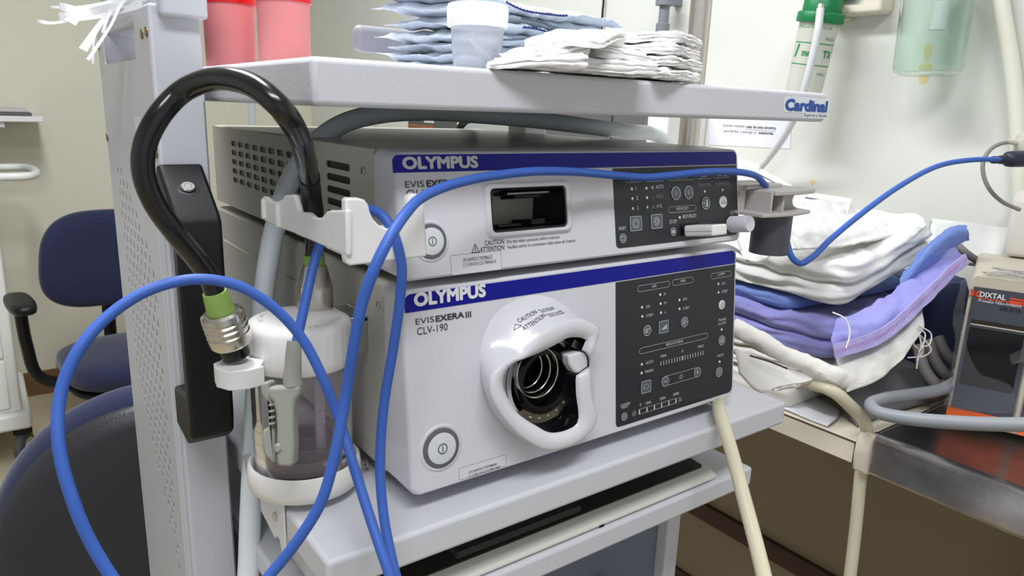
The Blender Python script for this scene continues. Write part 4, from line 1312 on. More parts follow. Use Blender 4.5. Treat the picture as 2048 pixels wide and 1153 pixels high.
obj('web', bm, HGREY, SH, bevel=0.001)
for x in (0.398, 0.418):
    obj('rib', box(new(), x, x + 0.003, -0.006, 0.031, zl0 + 0.002, zu1 - 0.001), HGREY, SH, bevel=0.0008)
bm = new()
arcp = [(0.455 + 0.008 * math.cos(math.radians(a_)), (zl1 + zu0) / 2 + 0.0105 * math.sin(math.radians(a_))) for a_ in range(270, 89, -20)]
poly = [(0.430, zl0 + 0.002), (0.466, zl0 + 0.002)] + [(0.468 - 0.012 * math.cos(math.radians(a_)), (zl1 + zu0) / 2 + 0.0085 * math.sin(math.radians(a_))) for a_ in range(-80, 81, 20)] + [(0.470, zu1 - 0.002), (0.430, zu1 - 0.002)]
loft(bm, [[Vector((x, 0.008, z)) for x, z in poly], [Vector((x, 0.030, z)) for x, z in poly]])
obj('end_block', bm, HGREY, SH, smooth=False)
tc0 = at(1546, 428, y=0.012)
tb0 = Vector((tc0.x, 0.012, 0))
obj('cup', lathe(new(), [(0.0200, 0.0), (0.0200, 0.043), (0.0182, 0.043), (0.0182, 0.0)], (tb0.x, 0.012, 1.1975), (0, 0, 1), 40, False, False), mat('cup_grey', (72, 73, 80), 0.35), SH, smooth=True, angle=50)
obj('cup_lining', lathe(new(), [(0.0182, 0.030), (0.0001, 0.030)], (tb0.x, 0.012, 1.1975), (0, 0, 1), 32, False, True), BLACK, SH)
obj('clamp', box(new(), 0.3815, 0.392, 0.02, 0.05, zl0, zu1), HGREY, SH, bevel=0.001)

# ------------------------------------------------------------------ keyboard on the lower shelf
KB = thing('keyboard', 'white keyboard with dark keys lying on the lower shelf', 'keyboard', (0.18, 0.09, 0.955))
kx0, kx1, ky0, ky1 = -0.055, 0.372, 0.0025, 0.165
bm = new()
loft(bm, [[Vector((x, y, z)) for y, z in ((ky0, 0.9553), (ky0, 0.9605), (ky0 + 0.010, 0.9655), (ky1, 0.979), (ky1, 0.9553))] for x in (kx0, kx1)])
obj('body', bm, mat('keyboard_white', (222, 220, 214), 0.45), KB, bevel=0.002)
FK = Face((kx0, ky0 + 0.010, 0.9655), (1, 0, 0), (0, ky1 - ky0 - 0.010, 0.0135))
kl = ky1 - ky0 - 0.010
obj('key_bed', prism(new(), rr2(kx1 - kx0 - 0.016, kl - 0.006, 0.004, 4, (kx1 - kx0) / 2, kl / 2), 0.0002, 0.0016, FK.M), mat('key_bed_dark', (40, 38, 38), 0.5), KB)
KM = mat('key_dark', (48, 46, 46), 0.5)
kbm = None
for r in range(5):
    for k in range(17):
        wk = (kx1 - kx0 - 0.022) / 17
        if r == 0 and 4 <= k <= 9:
            if k > 4:
                continue
            w2 = wk * 6
        else:
            w2 = wk
        u_ = 0.011 + k * wk + w2 / 2
        if kbm is None or w2 != wk:
            b_ = new()
            loft(b_, [[Vector((p[0], p[1], 0)) for p in rr2(w2 - 0.002, 0.020, 0.002, 2)], [Vector((p[0], p[1], 0.0045)) for p in rr2(w2 - 0.006, 0.015, 0.002, 2)]])
            o = obj('key', b_, KM, KB)
            base_inv = o.matrix_parent_inverse.copy()
            o.matrix_basis = FK.m(u_, 0.0165 + r * 0.0232, 0.0017)
            if w2 == wk:
                kbm = o
        else:
            o = kbm.copy()
            C.objects.link(o)
            o.parent = KB
            o.matrix_basis = FK.m(u_, 0.0165 + r * 0.0232, 0.0017)
obj('front_groove', prism(new(), [(0.01, 0.0008), (kx1 - kx0 - 0.01, 0.0008), (kx1 - kx0 - 0.01, 0.0013), (0.01, 0.0013)], 0.00002, 0.0002, Face((kx0, ky0, 0.9553), (1, 0, 0), (0, 0, 1)).M), GREYRING, KB)
for x in (0.055, 0.20):
    obj('front_clip', box(new(), x, x + 0.006, ky0 - 0.0006, ky0 + 0.002, 0.9553, 0.9575), BLACK, KB)

# ------------------------------------------------------------------ on the top shelf
ZS = ZT + 0.0004
CUPW = mat('cup_clear', (238, 241, 246), 0.2, trans=0.75, ior=1.1)
LIDW = mat('lid_white', (240, 241, 243), 0.4)
def specimen_cup(px, d, label, lidm, bodym, group=None, r=0.0232, h=0.054, tp=0.74):
    p = at(px, 100, d=d)
    o = thing('specimen_cup', label, 'cup', (p.x, p.y, ZS), group)
    bm_ = lathe(new(), [(r * tp, 0.0), (r * (tp + 0.02), 0.001), (r * 0.93, h), (r * 0.90, h), (r * (tp - 0.01), 0.002), (0.0001, 0.002)], (p.x, p.y, ZS), (0, 0, 1), 40)
    obj('cup_body', bm_, bodym, o, smooth=True, angle=50)
    obj('lid', lathe(new(), [(r * 0.98, h - 0.012), (r, h - 0.010), (r * 1.01, h + 0.001), (r * 0.97, h + 0.004), (r * 0.9, h + 0.0045), (0.0001, h + 0.0045)], (p.x, p.y, ZS), (0, 0, 1), 44), lidm, o, smooth=True, angle=50)
    return o, p
cw, pw = specimen_cup(954, .545, 'small clear cup with a white screw lid beside the white gauze', LIDW, CUPW, None, 0.0228, 0.0443)
ins = new()
tube(ins, [(pw.x - 0.010, pw.y - 0.006, ZS + 0.026), (pw.x + 0.011, pw.y - 0.004, ZS + 0.006)], 0.0032, 8, 0)
obj('swab', ins, LIDW, cw, smooth=True)
REDLID = mat('lid_red', (226, 24, 28), 0.35)
REDGLOW = mat('cup_lid_glow', (255, 172, 172), 0.3, trans=0.35, ior=1.1, sss=0.4)  # red lid's glow through the clear cup put into the body colour
for px, d, lb in ((570, .60, 'specimen cup with a red screw lid, right of the two red-lidded cups'), (462, .625, 'specimen cup with a red screw lid close to the column, left of the two')):
    o, p = specimen_cup(px, d, lb, REDLID, REDGLOW, 'red-lidded specimen cups', 0.0228, 0.064, 0.89)
    obj('paper_label', lathe(new(), [(0.0150, 0.003), (0.0160, 0.030), (0.0155, 0.030), (0.0145, 0.003)], (p.x, p.y, ZS), (0, 0, 1), 28, False, False), mat('label_paper', (232, 226, 226), 0.6) if 'label_paper' not in bpy.data.materials else bpy.data.materials['label_paper'], o, smooth=True)

POUCH = [mat('pouch_blue', (214, 230, 245), 0.45, sss=0.3, var=0.14, vscale=40, bump=0.3, bscale=120, col2=(232, 239, 246)), mat('pouch_pale', (238, 243, 248), 0.45, sss=0.3, var=0.10, vscale=30, bump=0.3, bscale=120, col2=(206, 225, 243))]
POUCH_SEAL = mat('pouch_seal', (240, 244, 248), 0.5, var=0.12, vscale=500, bump=0.5, bscale=600, col2=(200, 218, 236))
def pouch(N_, L_, R_, z, th, seed, mt, label, tilt=0.0):
    """sealed sterile pouch: N is the near corner, L and R its neighbours"""
    rnd = random.Random(seed)
    N_, L_, R_ = Vector(N_), Vector(L_), Vector(R_)
    a_, b_ = R_ - N_, L_ - N_
    nu, nv = 64, 22
    o = thing('sterile_pouch', label, 'pouch', (N_.x, N_.y, z), 'sterile pouches on the top shelf')
    bm_ = new()
    up, dn = [], []
    for i in range(nu + 1):
        u = i / nu
        r1, r2 = [], []
        for j in range(nv + 1):
            v = j / nv
            e = min(u * 2.6, (1 - u) * 2.6, v * 1.4, (1 - v) * 1.4, 1.0)
            s_ = min(1.0, max(0.0, (e - 0.055) / 0.24))
            h_ = th * (s_ * (2 - s_)) ** 0.7
            p = N_ + a_ * u + b_ * v
            q = Vector((p.x * 22, p.y * 22, seed * 1.7))
            wob = noise.noise(q) * 0.0035 * (1 - 0.6 * s_) + noise.noise(q * 3.1) * 0.0026
            zz = z + th * 0.5 + wob + tilt * v + (0.003 * math.sin(u * 9 + seed) * (1 - s_))
            saw = 0.0009 * (1 if (i + j) % 2 else -1) if (i in (0, nu) or j in (0, nv)) else 0
            dd = (a_.normalized() * (saw if i in (0, nu) else 0) + b_.normalized() * (saw if j in (0, nv) else 0))
            r1.append(bm_.verts.new((p.x + dd.x, p.y + dd.y, zz + h_ / 2 + 0.0002 + abs(noise.noise(q * 2.3)) * 0.0040 * s_)))
            r2.append(bm_.verts.new((p.x + dd.x, p.y + dd.y, zz - h_ / 2 - 0.0002)))
        up.append(r1)
        dn.append(r2)
    for i in range(nu):
        for j in range(nv):
            bm_.faces.new((up[i][j], up[i + 1][j], up[i + 1][j + 1], up[i][j + 1]))
            bm_.faces.new((dn[i][j], dn[i][j + 1], dn[i + 1][j + 1], dn[i + 1][j]))
    for i in range(nu):
        for j in (0, nv):
            bm_.faces.new((up[i][j], dn[i][j], dn[i + 1][j], up[i + 1][j]))
    for j in range(nv):
        for i in (0, nu):
            bm_.faces.new((up[i][j], up[i][j + 1], dn[i][j + 1], dn[i][j]))
    wr_ = obj('wrapping', bm_, [mt, POUCH_SEAL], o, smooth=True, angle=70)
    for f_ in wr_.data.polygons:
        c2_ = f_.center - N_
        if c2_.dot(b_) / b_.length_squared < 0.09 or c2_.dot(a_) / a_.length_squared < 0.06:
            f_.material_index = 1
    # printed dark edge of the pouch
    bm_ = new()
    k0, k1 = rnd.uniform(0.15, 0.4), rnd.uniform(0.55, 0.8)
    n_ = N_ + a_ * 0.5
    out = -b_.normalized() * 0.0012
    prev = None
    m_ = 40
    for i in range(m_ + 1):
        u = k0 + (k1 - k0) * i / m_
        p = N_ + a_ * u + out
        q = Vector((p.x * 22, p.y * 22, seed * 1.7))
        zz = z + th * 0.5 + noise.noise(Vector(((N_ + a_ * u).x * 22, (N_ + a_ * u).y * 22, seed * 1.7))) * 0.0035 + (0.003 * math.sin(u * 9 + seed))
        t_ = 0.0016 + (0.0008 if i % 2 else 0)
        c_ = (bm_.verts.new((p.x, p.y, zz - 0.001)), bm_.verts.new((p.x, p.y, zz - 0.001 + t_)))
        if prev:
            bm_.faces.new((prev[0], c_[0], c_[1], prev[1]))
        prev = c_
    obj('printed_edge', bm_, mat('pouch_navy', (40, 52, 120), 0.5) if seed % 2 else (bpy.data.materials.get('pouch_slate') or mat('pouch_slate', (92, 108, 124), 0.5)), o)
    return o
zz = ZS
words = ['bottom', 'second from the bottom', 'third from the bottom', 'fourth from the bottom', 'fifth from the bottom', 'sixth from the bottom', 'topmost']
jit = [(0, 0), (-12, 14), (10, -8), (-16, 6), (4, 16), (-22, -4), (-38, 10)]
for k in range(7):
    dl, dr = jit[k]
    N_ = at(905 + dr * 0.8, 100, d=.60 + 0.003 * (k % 3)); L_ = at(765 + dl, 100, d=.648); R_ = at(1262 - k * 4 + dr, 100, d=.77)
    N_.z = L_.z = R_.z = zz
    pouch(N_, L_, R_, zz, 0.0090, k + 1, POUCH[(k + (k == 6)) % 2], 'pale blue sealed sterile pouch, %s of the stack behind the clear cup' % words[k], tilt=0.004 if k > 3 else 0.001)
    zz += 0.0098
GAUZE = mat('gauze_white', (252, 251, 249), 0.9, bump=0.4, bscale=900, sss=0.6)
def gauze(px, d, wx, wy, z, th, rot, seed, label, layers=3, droop=0.0):
    p = at(px, 120, d=d)
    bm_ = new()
    n_ = 88
    rings = []
    def rng(ins, z_, k):
        rr = []
        for q in rr2(wx, wy, 0.004, 6):
            pass
        P_ = rr2(wx, wy, 0.005, 2)
        # resample densely
        out = []
        S2 = [Vector((q.x, q.y, 0)) for q in P_]
        L_ = [0]
        for i in range(len(S2)):
            L_.append(L_[-1] + (S2[(i + 1) % len(S2)] - S2[i]).length)
        for i in range(n_):
            s_ = L_[-1] * i / n_
            for j in range(len(S2)):
                if L_[j] <= s_ <= L_[j + 1]:
                    t = (s_ - L_[j]) / max(L_[j + 1] - L_[j], 1e-9)
                    out.append(S2[j].lerp(S2[(j + 1) % len(S2)], t))
                    break
        for q in out:
            f = max(1 - ins / max(q.length, 1e-6), 0.0)
            x, y = q.x * f, q.y * f
            c_, s_ = math.cos(rot), math.sin(rot)
            X_2, Y_2 = p.x + x * c_ - y * s_, p.y + x * s_ + y * c_
            nz = noise.noise(Vector((X_2 * 45, Y_2 * 45, seed + k * 0.6))) * 0.0022 + noise.noise(Vector((X_2 * 110, Y_2 * 110, seed + k * 0.2))) * 0.0012
            e_ = noise.noise(Vector((X_2 * 160, Y_2 * 160, seed * 3 + k * 1.3))) * 0.0022
            rr.append(Vector((X_2 + e_ * c_, Y_2 + e_ * s_, z_ + max(nz, -0.0012) + droop * (x / wx) * (1 if z_ > z + th * 0.3 else 0))))
        return rr
    rings.append(rng(min(wx, wy) * 0.47, z + 0.0013, 0))
    rings.append(rng(0.003, z + 0.0013, 0))
    m_ = layers * 5
    for i in range(m_ + 1):
        t = i / m_
        ins = 0.0022 * (1 - abs(math.sin(PI * layers * t)) ** 0.5) + (0.001 if layers > 1 else 0) + 0.0016 * (2 * t - 1) ** 4
        rings.append(rng(ins, z + 0.0013 + (th - 0.0013) * t, i))
    for f in (0.15, 0.3, 0.5, 0.75, 0.96):
        rings.append(rng(min(wx, wy) * 0.5 * f, z + th + 0.0012 * math.sin(f * 3), m_ + int(f * 10)))
    loft(bm_, rings)
    return tag(obj('gauze_pad', bm_, GAUZE, None, smooth=True, angle=80), label, 'gauze', 'gauze pads on the top shelf')
gz = ZS
for k in range(4):
    gauze(1292 + (k % 2) * 5, .60 + 0.004 * k, 0.072, 0.075, gz, 0.0088, 0.30 + 0.05 * k, k * 2.3, 'folded white gauze pad, %s of the right-hand gauze stack' % ['bottom', 'second', 'third', 'top'][k])
    gz += 0.0095
gauze(1195, .545, 0.070, 0.072, ZS, 0.010, -0.25, 11, 'folded white gauze pad, lower of the two in the middle of the gauze')
gauze(1192, .555, 0.064, 0.066, ZS + 0.0105, 0.0085, 0.2, 14, 'folded white gauze pad, upper of the two in the middle of the gauze', 3, -0.004)
gauze(1150, .52, 0.060, 0.06, ZS + 0.0195, 0.0080, 0.5, 17, 'crumpled white gauze pad lying tilted over the middle gauze', 2, 0.012)
gauze(1070, .505, 0.068, 0.062, ZS, 0.0080, -0.55, 21, 'folded white gauze pad, lower of two at the left end', 2, 0.006)
gauze(1088, .512, 0.050, 0.050, ZS + 0.0088, 0.0085, 0.1, 25, 'folded white gauze pad, upper of two at the left end', 2, 0.010)

# torn paper strips lying over the column's cap
PS = thing('paper_strips', 'bunch of torn white paper strips hanging off the column top', 'paper', at(250, 5, d=.60))
PAPER = mat('paper_white', (238, 239, 242), 0.7)
def strip(pl, w0, w1, dd=0.0):
    P_ = [at(a_, b_, d=c_ + dd) for a_, b_, c_ in pl]
    S2 = spline(P_, 6)
    bm_ = new()
    L_, R_ = [], []
    for i, p in enumerate(S2):
        t = (S2[min(i + 1, len(S2) - 1)] - S2[max(i - 1, 0)]).normalized()
        sd = t.cross(ROWS[2]).normalized()
        sd = (sd + Vector(ROWS[2]) * 0.35 * math.sin(i * 0.4)).normalized()
        q = i / (len(S2) - 1)
        ww = (w0 + (w1 - w0) * q) / 2
        L_.append(p + sd * ww)
        R_.append(p - sd * ww)
    th_ = Vector(ROWS[2]) * 0.0002
    loft(bm_, [[l, r, r + th_, l + th_] for l, r in zip(L_, R_)])
    return obj('strip', bm_, PAPER, PS)
strip([(330, -12, .57), (235, 2, .585), (150, 15, .60), (102, 14, .60)], 0.004, 0.002)
strip([(320, -8, .57), (240, 5, .585), (170, 22, .59), (118, 12, .60)], 0.011, 0.006)
strip([(310, -6, .565), (225, 18, .58), (175, 32, .585), (118, 34, .59)], 0.011, 0.007)
strip([(245, 8, .575), (190, 22, .58), (160, 30, .58), (140, 45, .575)], 0.005, 0.009)
strip([(180, 28, .58), (140, 40, .585), (105, 46, .59), (74, 42, .60)], 0.0022, 0.003)
strip([(300, -6, .56), (240, 10, .565), (205, 42, .57), (166, 100, .565)], 0.004, 0.0065)
strip([(305, -6, .555), (225, 18, .56), (212, 45, .56), (206, 66, .56)], 0.003, 0.003)
strip([(300, -10, .555), (250, -2, .555), (222, 50, .555), (176, 120, .55)], 0.0035, 0.0028)
strip([(250, 0, .565), (205, 40, .565), (188, 80, .56), (186, 128, .56)], 0.0025, 0.0016)

# ------------------------------------------------------------------ counter and steel table along the right wall
LAM = mat('laminate_cream', (238, 228, 208), 0.4, var=0.05, vscale=9)
EDGE = mat('laminate_edge', (52, 38, 30), 0.6)
CT = thing('wall_counter', 'cream laminate counter with dark edge lines along the right wall', 'counter', (0.95, 0.8, 0))
KX, KY0, KY1, KZ = 0.712, 0.026, 1.75, 0.90
obj('worktop', box(new(), KX, XW, KY0, KY1, KZ - 0.032, KZ), LAM, CT, bevel=0.0004)
bm = new()
for a_, b_ in (((KX, KY0), (KX, KY1)), ((KX, KY0), (XW, KY0))):
    tube(bm, [(a_[0], a_[1], KZ - 0.0004), (b_[0], b_[1], KZ - 0.0004)], 0.0011, 6, 0)
tube(bm, [(KX, KY0, KZ), (KX, KY0, KZ - 0.032)], 0.0011, 6, 0)
obj('edge_line', bm, EDGE, CT)
for y in (0.5, 1.3):
    obj('wall_bracket', box(box(new(), 0.80, XW, y, y + 0.03, KZ - 0.05, KZ - 0.032), XW - 0.03, XW, y, y + 0.03, KZ - 0.30, KZ - 0.032), POWDER, CT, bevel=0.001)
INOX = mat('worn_stainless', (205, 202, 202), 0.26, 1.0, bump=0.2, bscale=30, var=0.35, vscale=14, col2=(160, 156, 158))
ST = thing('steel_table', 'worn stainless steel table with a padded front corner at the lower right', 'table', (0.95, -0.45, 0))
TX, TY, TZ = 0.706, 0.006, 0.922
bm = new()
prof = [(TX + 0.030, TZ - 0.006), (TX + 0.016, TZ), (TX + 0.005, TZ - 0.002), (TX, TZ - 0.010), (TX - 0.001, TZ - 0.052), (TX + 0.004, TZ - 0.058), (TX + 0.010, TZ - 0.056)]
L1 = [Vector((x, -1.0, z)) for x, z in prof]
prof_in = prof[::-1]
back = [(XW - 0.002, TZ - 0.006), (XW - 0.002, TZ - 0.012), (TX + 0.030, TZ - 0.012), (TX + 0.014, TZ - 0.008), (TX + 0.006, TZ - 0.014), (TX + 0.006, TZ - 0.050), (TX + 0.010, TZ - 0.050)]
outl = prof[::-1] + [(XW - 0.002, TZ - 0.006), (XW - 0.002, TZ - 0.012), (TX + 0.030, TZ - 0.012), (TX + 0.014, TZ - 0.006), (TX + 0.006, TZ - 0.014), (TX + 0.006, TZ - 0.050)]
loft(bm, [[Vector((x, y, z)) for x, z in outl] for y in (TY, -1.0)])
obj('table_top', bm, INOX, ST, smooth=True, angle=40)
for x, y in ((1.14, -0.10), (0.76, -0.92), (1.14, -0.92)):
    obj('leg', lathe(new(), [(0.016, 0.0), (0.016, TZ - 0.012)], (x, y, 0), (0, 0, 1), 20), STEEL, ST, smooth=True)
bm = new()
pad = [(TX + 0.004, TZ + 0.001), (TX - 0.006, TZ - 0.006), (TX - 0.009, TZ - 0.030), (TX - 0.006, TZ - 0.056), (TX + 0.004, TZ - 0.060), (TX + 0.020, TZ - 0.058), (TX + 0.024, TZ - 0.010)]
rings = []
for i, y in enumerate((TY - 0.006, TY - 0.001, TY + 0.006, TY + 0.012, TY + 0.0145)):
    s_ = 1.0 if i < 4 else 0.8
    cx_, cz_ = TX + 0.006, TZ - 0.03
    rings.append([Vector((cx_ + (x - cx_) * s_, y, cz_ + (z - cz_) * s_)) for x, z in pad])
loft(bm, rings)
obj('corner_pad', bm, mat('surgical_tape', (226, 216, 198), 0.7, bump=0.3, bscale=200), ST, bevel=0.002, seg=2, angle=50)

# ------------------------------------------------------------------ folded linen on the counter
def linen(m):
    return m
SHEETW = mat('sheet_white', (228, 228, 225), 0.85, bump=0.9, bscale=20, bdist=0.012, sheen=0.2, stretch=(1.0, 0.4, 1.0))
TERRY = mat('towel_white', (226, 223, 216), 0.95, bump=0.9, bscale=700, sheen=0.3)
LAV = mat('sheet_lavender', (146, 146, 210), 0.8, bump=0.8, bscale=20, bdist=0.010, sheen=0.2)
BLU = mat('sheet_blue', (112, 136, 200), 0.8, bump=0.5, bscale=30, bdist=0.006)
GREYC = mat('cloth_grey', (112, 111, 114), 0.9, bump=0.4, bscale=500)
def folded(name, quad, th, layers, m, label, cat, seed=0, amp=0.006, sag=0.0, group=None, r=0.02, parent=None, freq=11, groove=0.006):
    """folded cloth: four top corners (counter-clockwise), bulging folds on its sides"""
    Q = [Vector(q) for q in quad]
    n_ = 200
    def outline():
        P_ = []
        for i in range(4):
            a_, b_, c_ = Q[i - 1], Q[i], Q[(i + 1) % 4]
            d1, d2 = (a_ - b_).normalized(), (c_ - b_).normalized()
            for k in range(5):
                t = k / 4
                P_.append((b_ + d1 * r * (1 - t) ** 2 + d2 * r * t ** 2))
        L_ = [0]
        for i in range(len(P_)):
            L_.append(L_[-1] + (P_[(i + 1) % len(P_)] - P_[i]).length)
        out = []
        for i in range(n_):
            s_ = L_[-1] * i / n_
            for j in range(len(P_)):
                if L_[j] <= s_ <= L_[j + 1]:
                    out.append(P_[j].lerp(P_[(j + 1) % len(P_)], (s_ - L_[j]) / max(L_[j + 1] - L_[j], 1e-9)))
                    break
        return out
    O_ = outline()
    cen = sum(Q, Vector()) / 4
    def ring(ins, drop, k):
        rr = []
        for p in O_:
            v = p - cen
            f = max(1 - ins / max(v.length, 1e-6), 0.0)
            q = cen + v * f
            # keep the corner heights by interpolating towards the rim
            zt = cen.z + (p.z - cen.z) * f
            zt += sag * (1 - f)
            w_ = noise.noise(Vector((q.x * freq, q.y * freq, seed))) * amp + (0.35 - abs(noise.noise(Vector((q.x * freq * 1.9, q.y * freq * 1.9, seed + 4))))) * amp * 1.2 + (0.3 - abs(noise.noise(Vector((q.x * freq * 4.5 + q.y * 14, q.y * freq * 3.1, seed + 9))))) * amp * 0.5
            e_ = noise.noise(Vector((q.x * freq * 1.6, q.y * freq * 1.6, seed * 2 + k * 0.35))) * amp * 0.9
            vv = Vector((v.x, v.y, 0)).normalized()
            rr.append(Vector((q.x, q.y, 0)) + vv * e_ + Vector((0, 0, zt - drop + w_ * (1 - drop / th))))
        return rr
    R_ = []
    md = min((Q[0] - Q[1]).length, (Q[1] - Q[2]).length) * 0.5
    R_.append(ring(md * 0.9, th, 0))
    R_.append(ring(0.02, th, 0))
    m_ = layers * 10
    for i in range(m_ + 1):
        t = i / m_
        ins = groove * (1 - abs(math.sin(PI * layers * t)) ** 0.38)
        R_.append(ring(ins, th * (1 - t), i))
    for f in (0.04, 0.08, 0.13, 0.18, 0.24, 0.30, 0.37, 0.44, 0.52, 0.6, 0.7, 0.8, 0.9, 0.97):
        R_.append(ring(md * f + groove, 0.0, m_))
    bm_ = new()
    loft(bm_, R_)
    o = obj(name, bm_, m, parent, smooth=True, angle=100)
    return tag(o, label, cat, group) if parent is None else o
# from the counter upwards
T2_ = folded('hand_towel', [(0.722, 0.14, 0.936), (0.93, 0.14, 0.934), (0.96, 0.52, 0.936), (0.735, 0.55, 0.936)], 0.035, 1, TERRY, 'white towel lying on the counter, bottom of the linen pile', 'towel', 3, 0.006, groove=0.012)
T1_ = folded('bath_towel', [(0.735, 0.085, 0.986), (0.94, 0.105, 0.992), (0.98, 0.46, 0.992), (0.75, 0.52, 0.986)], 0.046, 3, TERRY, 'thick white fringed towel under the lavender sheet', 'towel', 6, 0.006, groove=0.011, r=0.03)
L_ = folded('bed_sheet', [(0.735, 0.092, 1.046), (0.965, 0.105, 1.062), (0.99, 0.45, 1.06), (0.74, 0.50, 1.05)], 0.056, 2, LAV, 'lavender folded sheet with a stitched hem in the linen pile', 'sheet', 9, 0.007, groove=0.013, r=0.03)
B_ = folded('bed_sheet', [(0.745, 0.17, 1.066), (0.985, 0.115, 1.088), (1.0, 0.46, 1.082), (0.745, 0.48, 1.068)], 0.018, 1, BLU, 'thin blue sheet squeezed between the lavender and the white sheets', 'sheet', 13, 0.005, groove=0.010, r=0.03)
W_ = folded('bed_sheet', [(0.742, 0.088, 1.128), (0.955, 0.075, 1.190), (1.02, 0.42, 1.185), (0.75, 0.48, 1.135)], 0.058, 2, SHEETW, 'white folded sheet on top of the linen pile', 'sheet', 17, 0.013, sag=0.0, groove=0.016, r=0.03, freq=9)
# lavender flap with its stitched hem, hanging off the front of the pile
def pxs(rows):
    return [[at(*q[:2], d=q[2]) for q in r] for r in rows]
fl = new()
rows = pxs([[(1672, 640, .985), (1740, 612, 1.02), (1812, 558, 1.06), (1862, 505, 1.10), (1900, 482, 1.14)],
            [(1668, 672, .965), (1750, 642, .99), (1832, 580, 1.03), (1890, 525, 1.07), (1920, 502, 1.10)],
            [(1670, 712, .955), (1762, 680, .98), (1848, 606, 1.01), (1905, 548, 1.04), (1934, 524, 1.07)]])
patch(fl, rows, 16, 16, 0.002, 0.008, 20, 2, 0.004, 34)
obj('flap', fl, LAV, L_, smooth=True, angle=90)
hm = new()
patch(hm, pxs([[(1667, 690, .949), (1762, 657, .972), (1848, 583, 1.002), (1902, 530, 1.032), (1930, 508, 1.062)], [(1671, 718, .946), (1763, 686, .969), (1851, 611, .999), (1908, 552, 1.029), (1937, 528, 1.059)]]), 14, 6, 0.003, 0.002, 60, 4)
hem = obj('hem', hm, mat('hem_lilac', (172, 164, 214), 0.85, bump=0.8, bscale=300), L_, smooth=True)
bm = new()
S_ = spline([at(1669, 705, d=.9435), at(1762, 672, d=.9665), at(1849, 598, d=.9965), at(1905, 541, d=1.0265), at(1932, 519, d=1.055)], 18)
for i in range(len(S_) - 1):
    p = S_[i]
    tube(bm, [p + Vector((0, 0, 0.0035)), p + (S_[i + 1] - p) * 0.45 + Vector((0, 0, -0.0035))], 0.0006, 5, 0)
obj('stitching', bm, mat('stitch_pink', (196, 156, 204), 0.8), hem)
bm = new()
tube(bm, [at(1665, 625, d=.955), at(1690, 638, d=.95), at(1700, 665, d=.948), at(1692, 697, d=.946)], 0.0011, 8, 8)
obj('loose_thread', bm, SHEETW, W_, smooth=True)
# fringe of the towel
for k, pl in enumerate((((1836, 655), (1850, 668), (1846, 690), (1838, 705)), ((1838, 652), (1862, 668), (1858, 690), (1840, 694)), ((1835, 660), (1842, 690), (1836, 715), (1833, 738)), ((1838, 668), (1862, 700), (1850, 712), (1815, 716)), ((1834, 650), (1840, 675), (1846, 700), (1835, 722)), ((1832, 664), (1828, 690), (1838, 700), (1842, 716)))):
    obj('fringe', tube(new(), [at(a_, b_, d=1.0 + 0.003 * k) for a_, b_ in pl], 0.0010, 6, 8), TERRY, T1_, smooth=True)
bm = new()
patch(bm, pxs([[(1846, 600, 1.05), (1800, 640, 1.03), (1745, 690, 1.0), (1672, 722, .985)], [(1842, 640, 1.02), (1802, 682, 1.0), (1750, 728, .975), (1680, 752, .96)], [(1836, 668, 1.01), (1800, 716, .99), (1748, 764, .965), (1688, 786, .955)]]), 10, 8, 0.010, 0.005, 26, 5, 0.002, 60)
obj('towel_edge', bm, TERRY, T1_, smooth=True, angle=90)
# rolled front edge and lower corner of the towels
obj('rolled_edge', lumpy(tube(new(), [at(1470, 655, d=1.02), at(1545, 695, d=.972), at(1600, 724, d=.952), at(1650, 746, d=.945), at(1688, 762, d=.95)], 0.0125, 20, 12), 0.004, 38, 3), TERRY, T1_, smooth=True)
bm = new()
patch(bm, pxs([[(1470, 700, .99), (1530, 728, .97), (1590, 742, .955), (1640, 752, .95)], [(1475, 725, .975), (1530, 752, .955), (1575, 762, .945), (1615, 765, .94)], [(1478, 745, .965), (1515, 782, .945), (1540, 782, .94), (1568, 772, .94)]]), 8, 8, 0.006, 0.003, 25, 8)
obj('hanging_corner', bm, TERRY, T2_, smooth=True, angle=90)
obj('dark_stripe', tube(new(), [at(1500, 712, d=.962), at(1540, 724, d=.948), at(1575, 738, d=.938)], 0.0012, 6, 8), mat('stripe_black', (60, 60, 66), 0.9), T2_, smooth=True)
# crumpled white cloth against the wall
bm = new()
patch(bm, pxs([[(1470, 470, 1.05), (1530, 420, 1.08), (1600, 400, 1.12), (1680, 408, 1.15), (1720, 430, 1.17)], [(1480, 500, 1.0), (1540, 445, 1.03), (1600, 430, 1.08), (1680, 440, 1.11), (1740, 440, 1.14)], [(1490, 520, .96), (1550, 478, 1.0), (1610, 462, 1.04), (1690, 470, 1.07), (1770, 445, 1.12)], [(1500, 530, .95), (1560, 505, .985), (1620, 495, 1.03), (1700, 490, 1.06), (1790, 470, 1.10)]]), 10, 10, 0.004, 0.010, 16, 4, 0.004, 42)
tag(obj('crumpled_cloth', bm, SHEETW, None, smooth=True, angle=90), 'crumpled white cloth heaped behind the dark tube on the linen', 'cloth')
bm = new()
patch(bm, pxs([[(1795, 590, 1.06), (1832, 556, 1.07), (1876, 510, 1.08), (1918, 484, 1.10), (1932, 478, 1.11)], [(1800, 572, 1.055), (1838, 528, 1.06), (1876, 488, 1.07), (1914, 468, 1.09), (1930, 468, 1.10)], [(1812, 545, 1.07), (1850, 500, 1.08), (1886, 470, 1.09), (1916, 456, 1.11), (1928, 458, 1.12)]]), 8, 8, 0.008, 0.004, 30, 6, 0.002, 60)
obj('rolled_end', bm, BLU, B_, smooth=True)
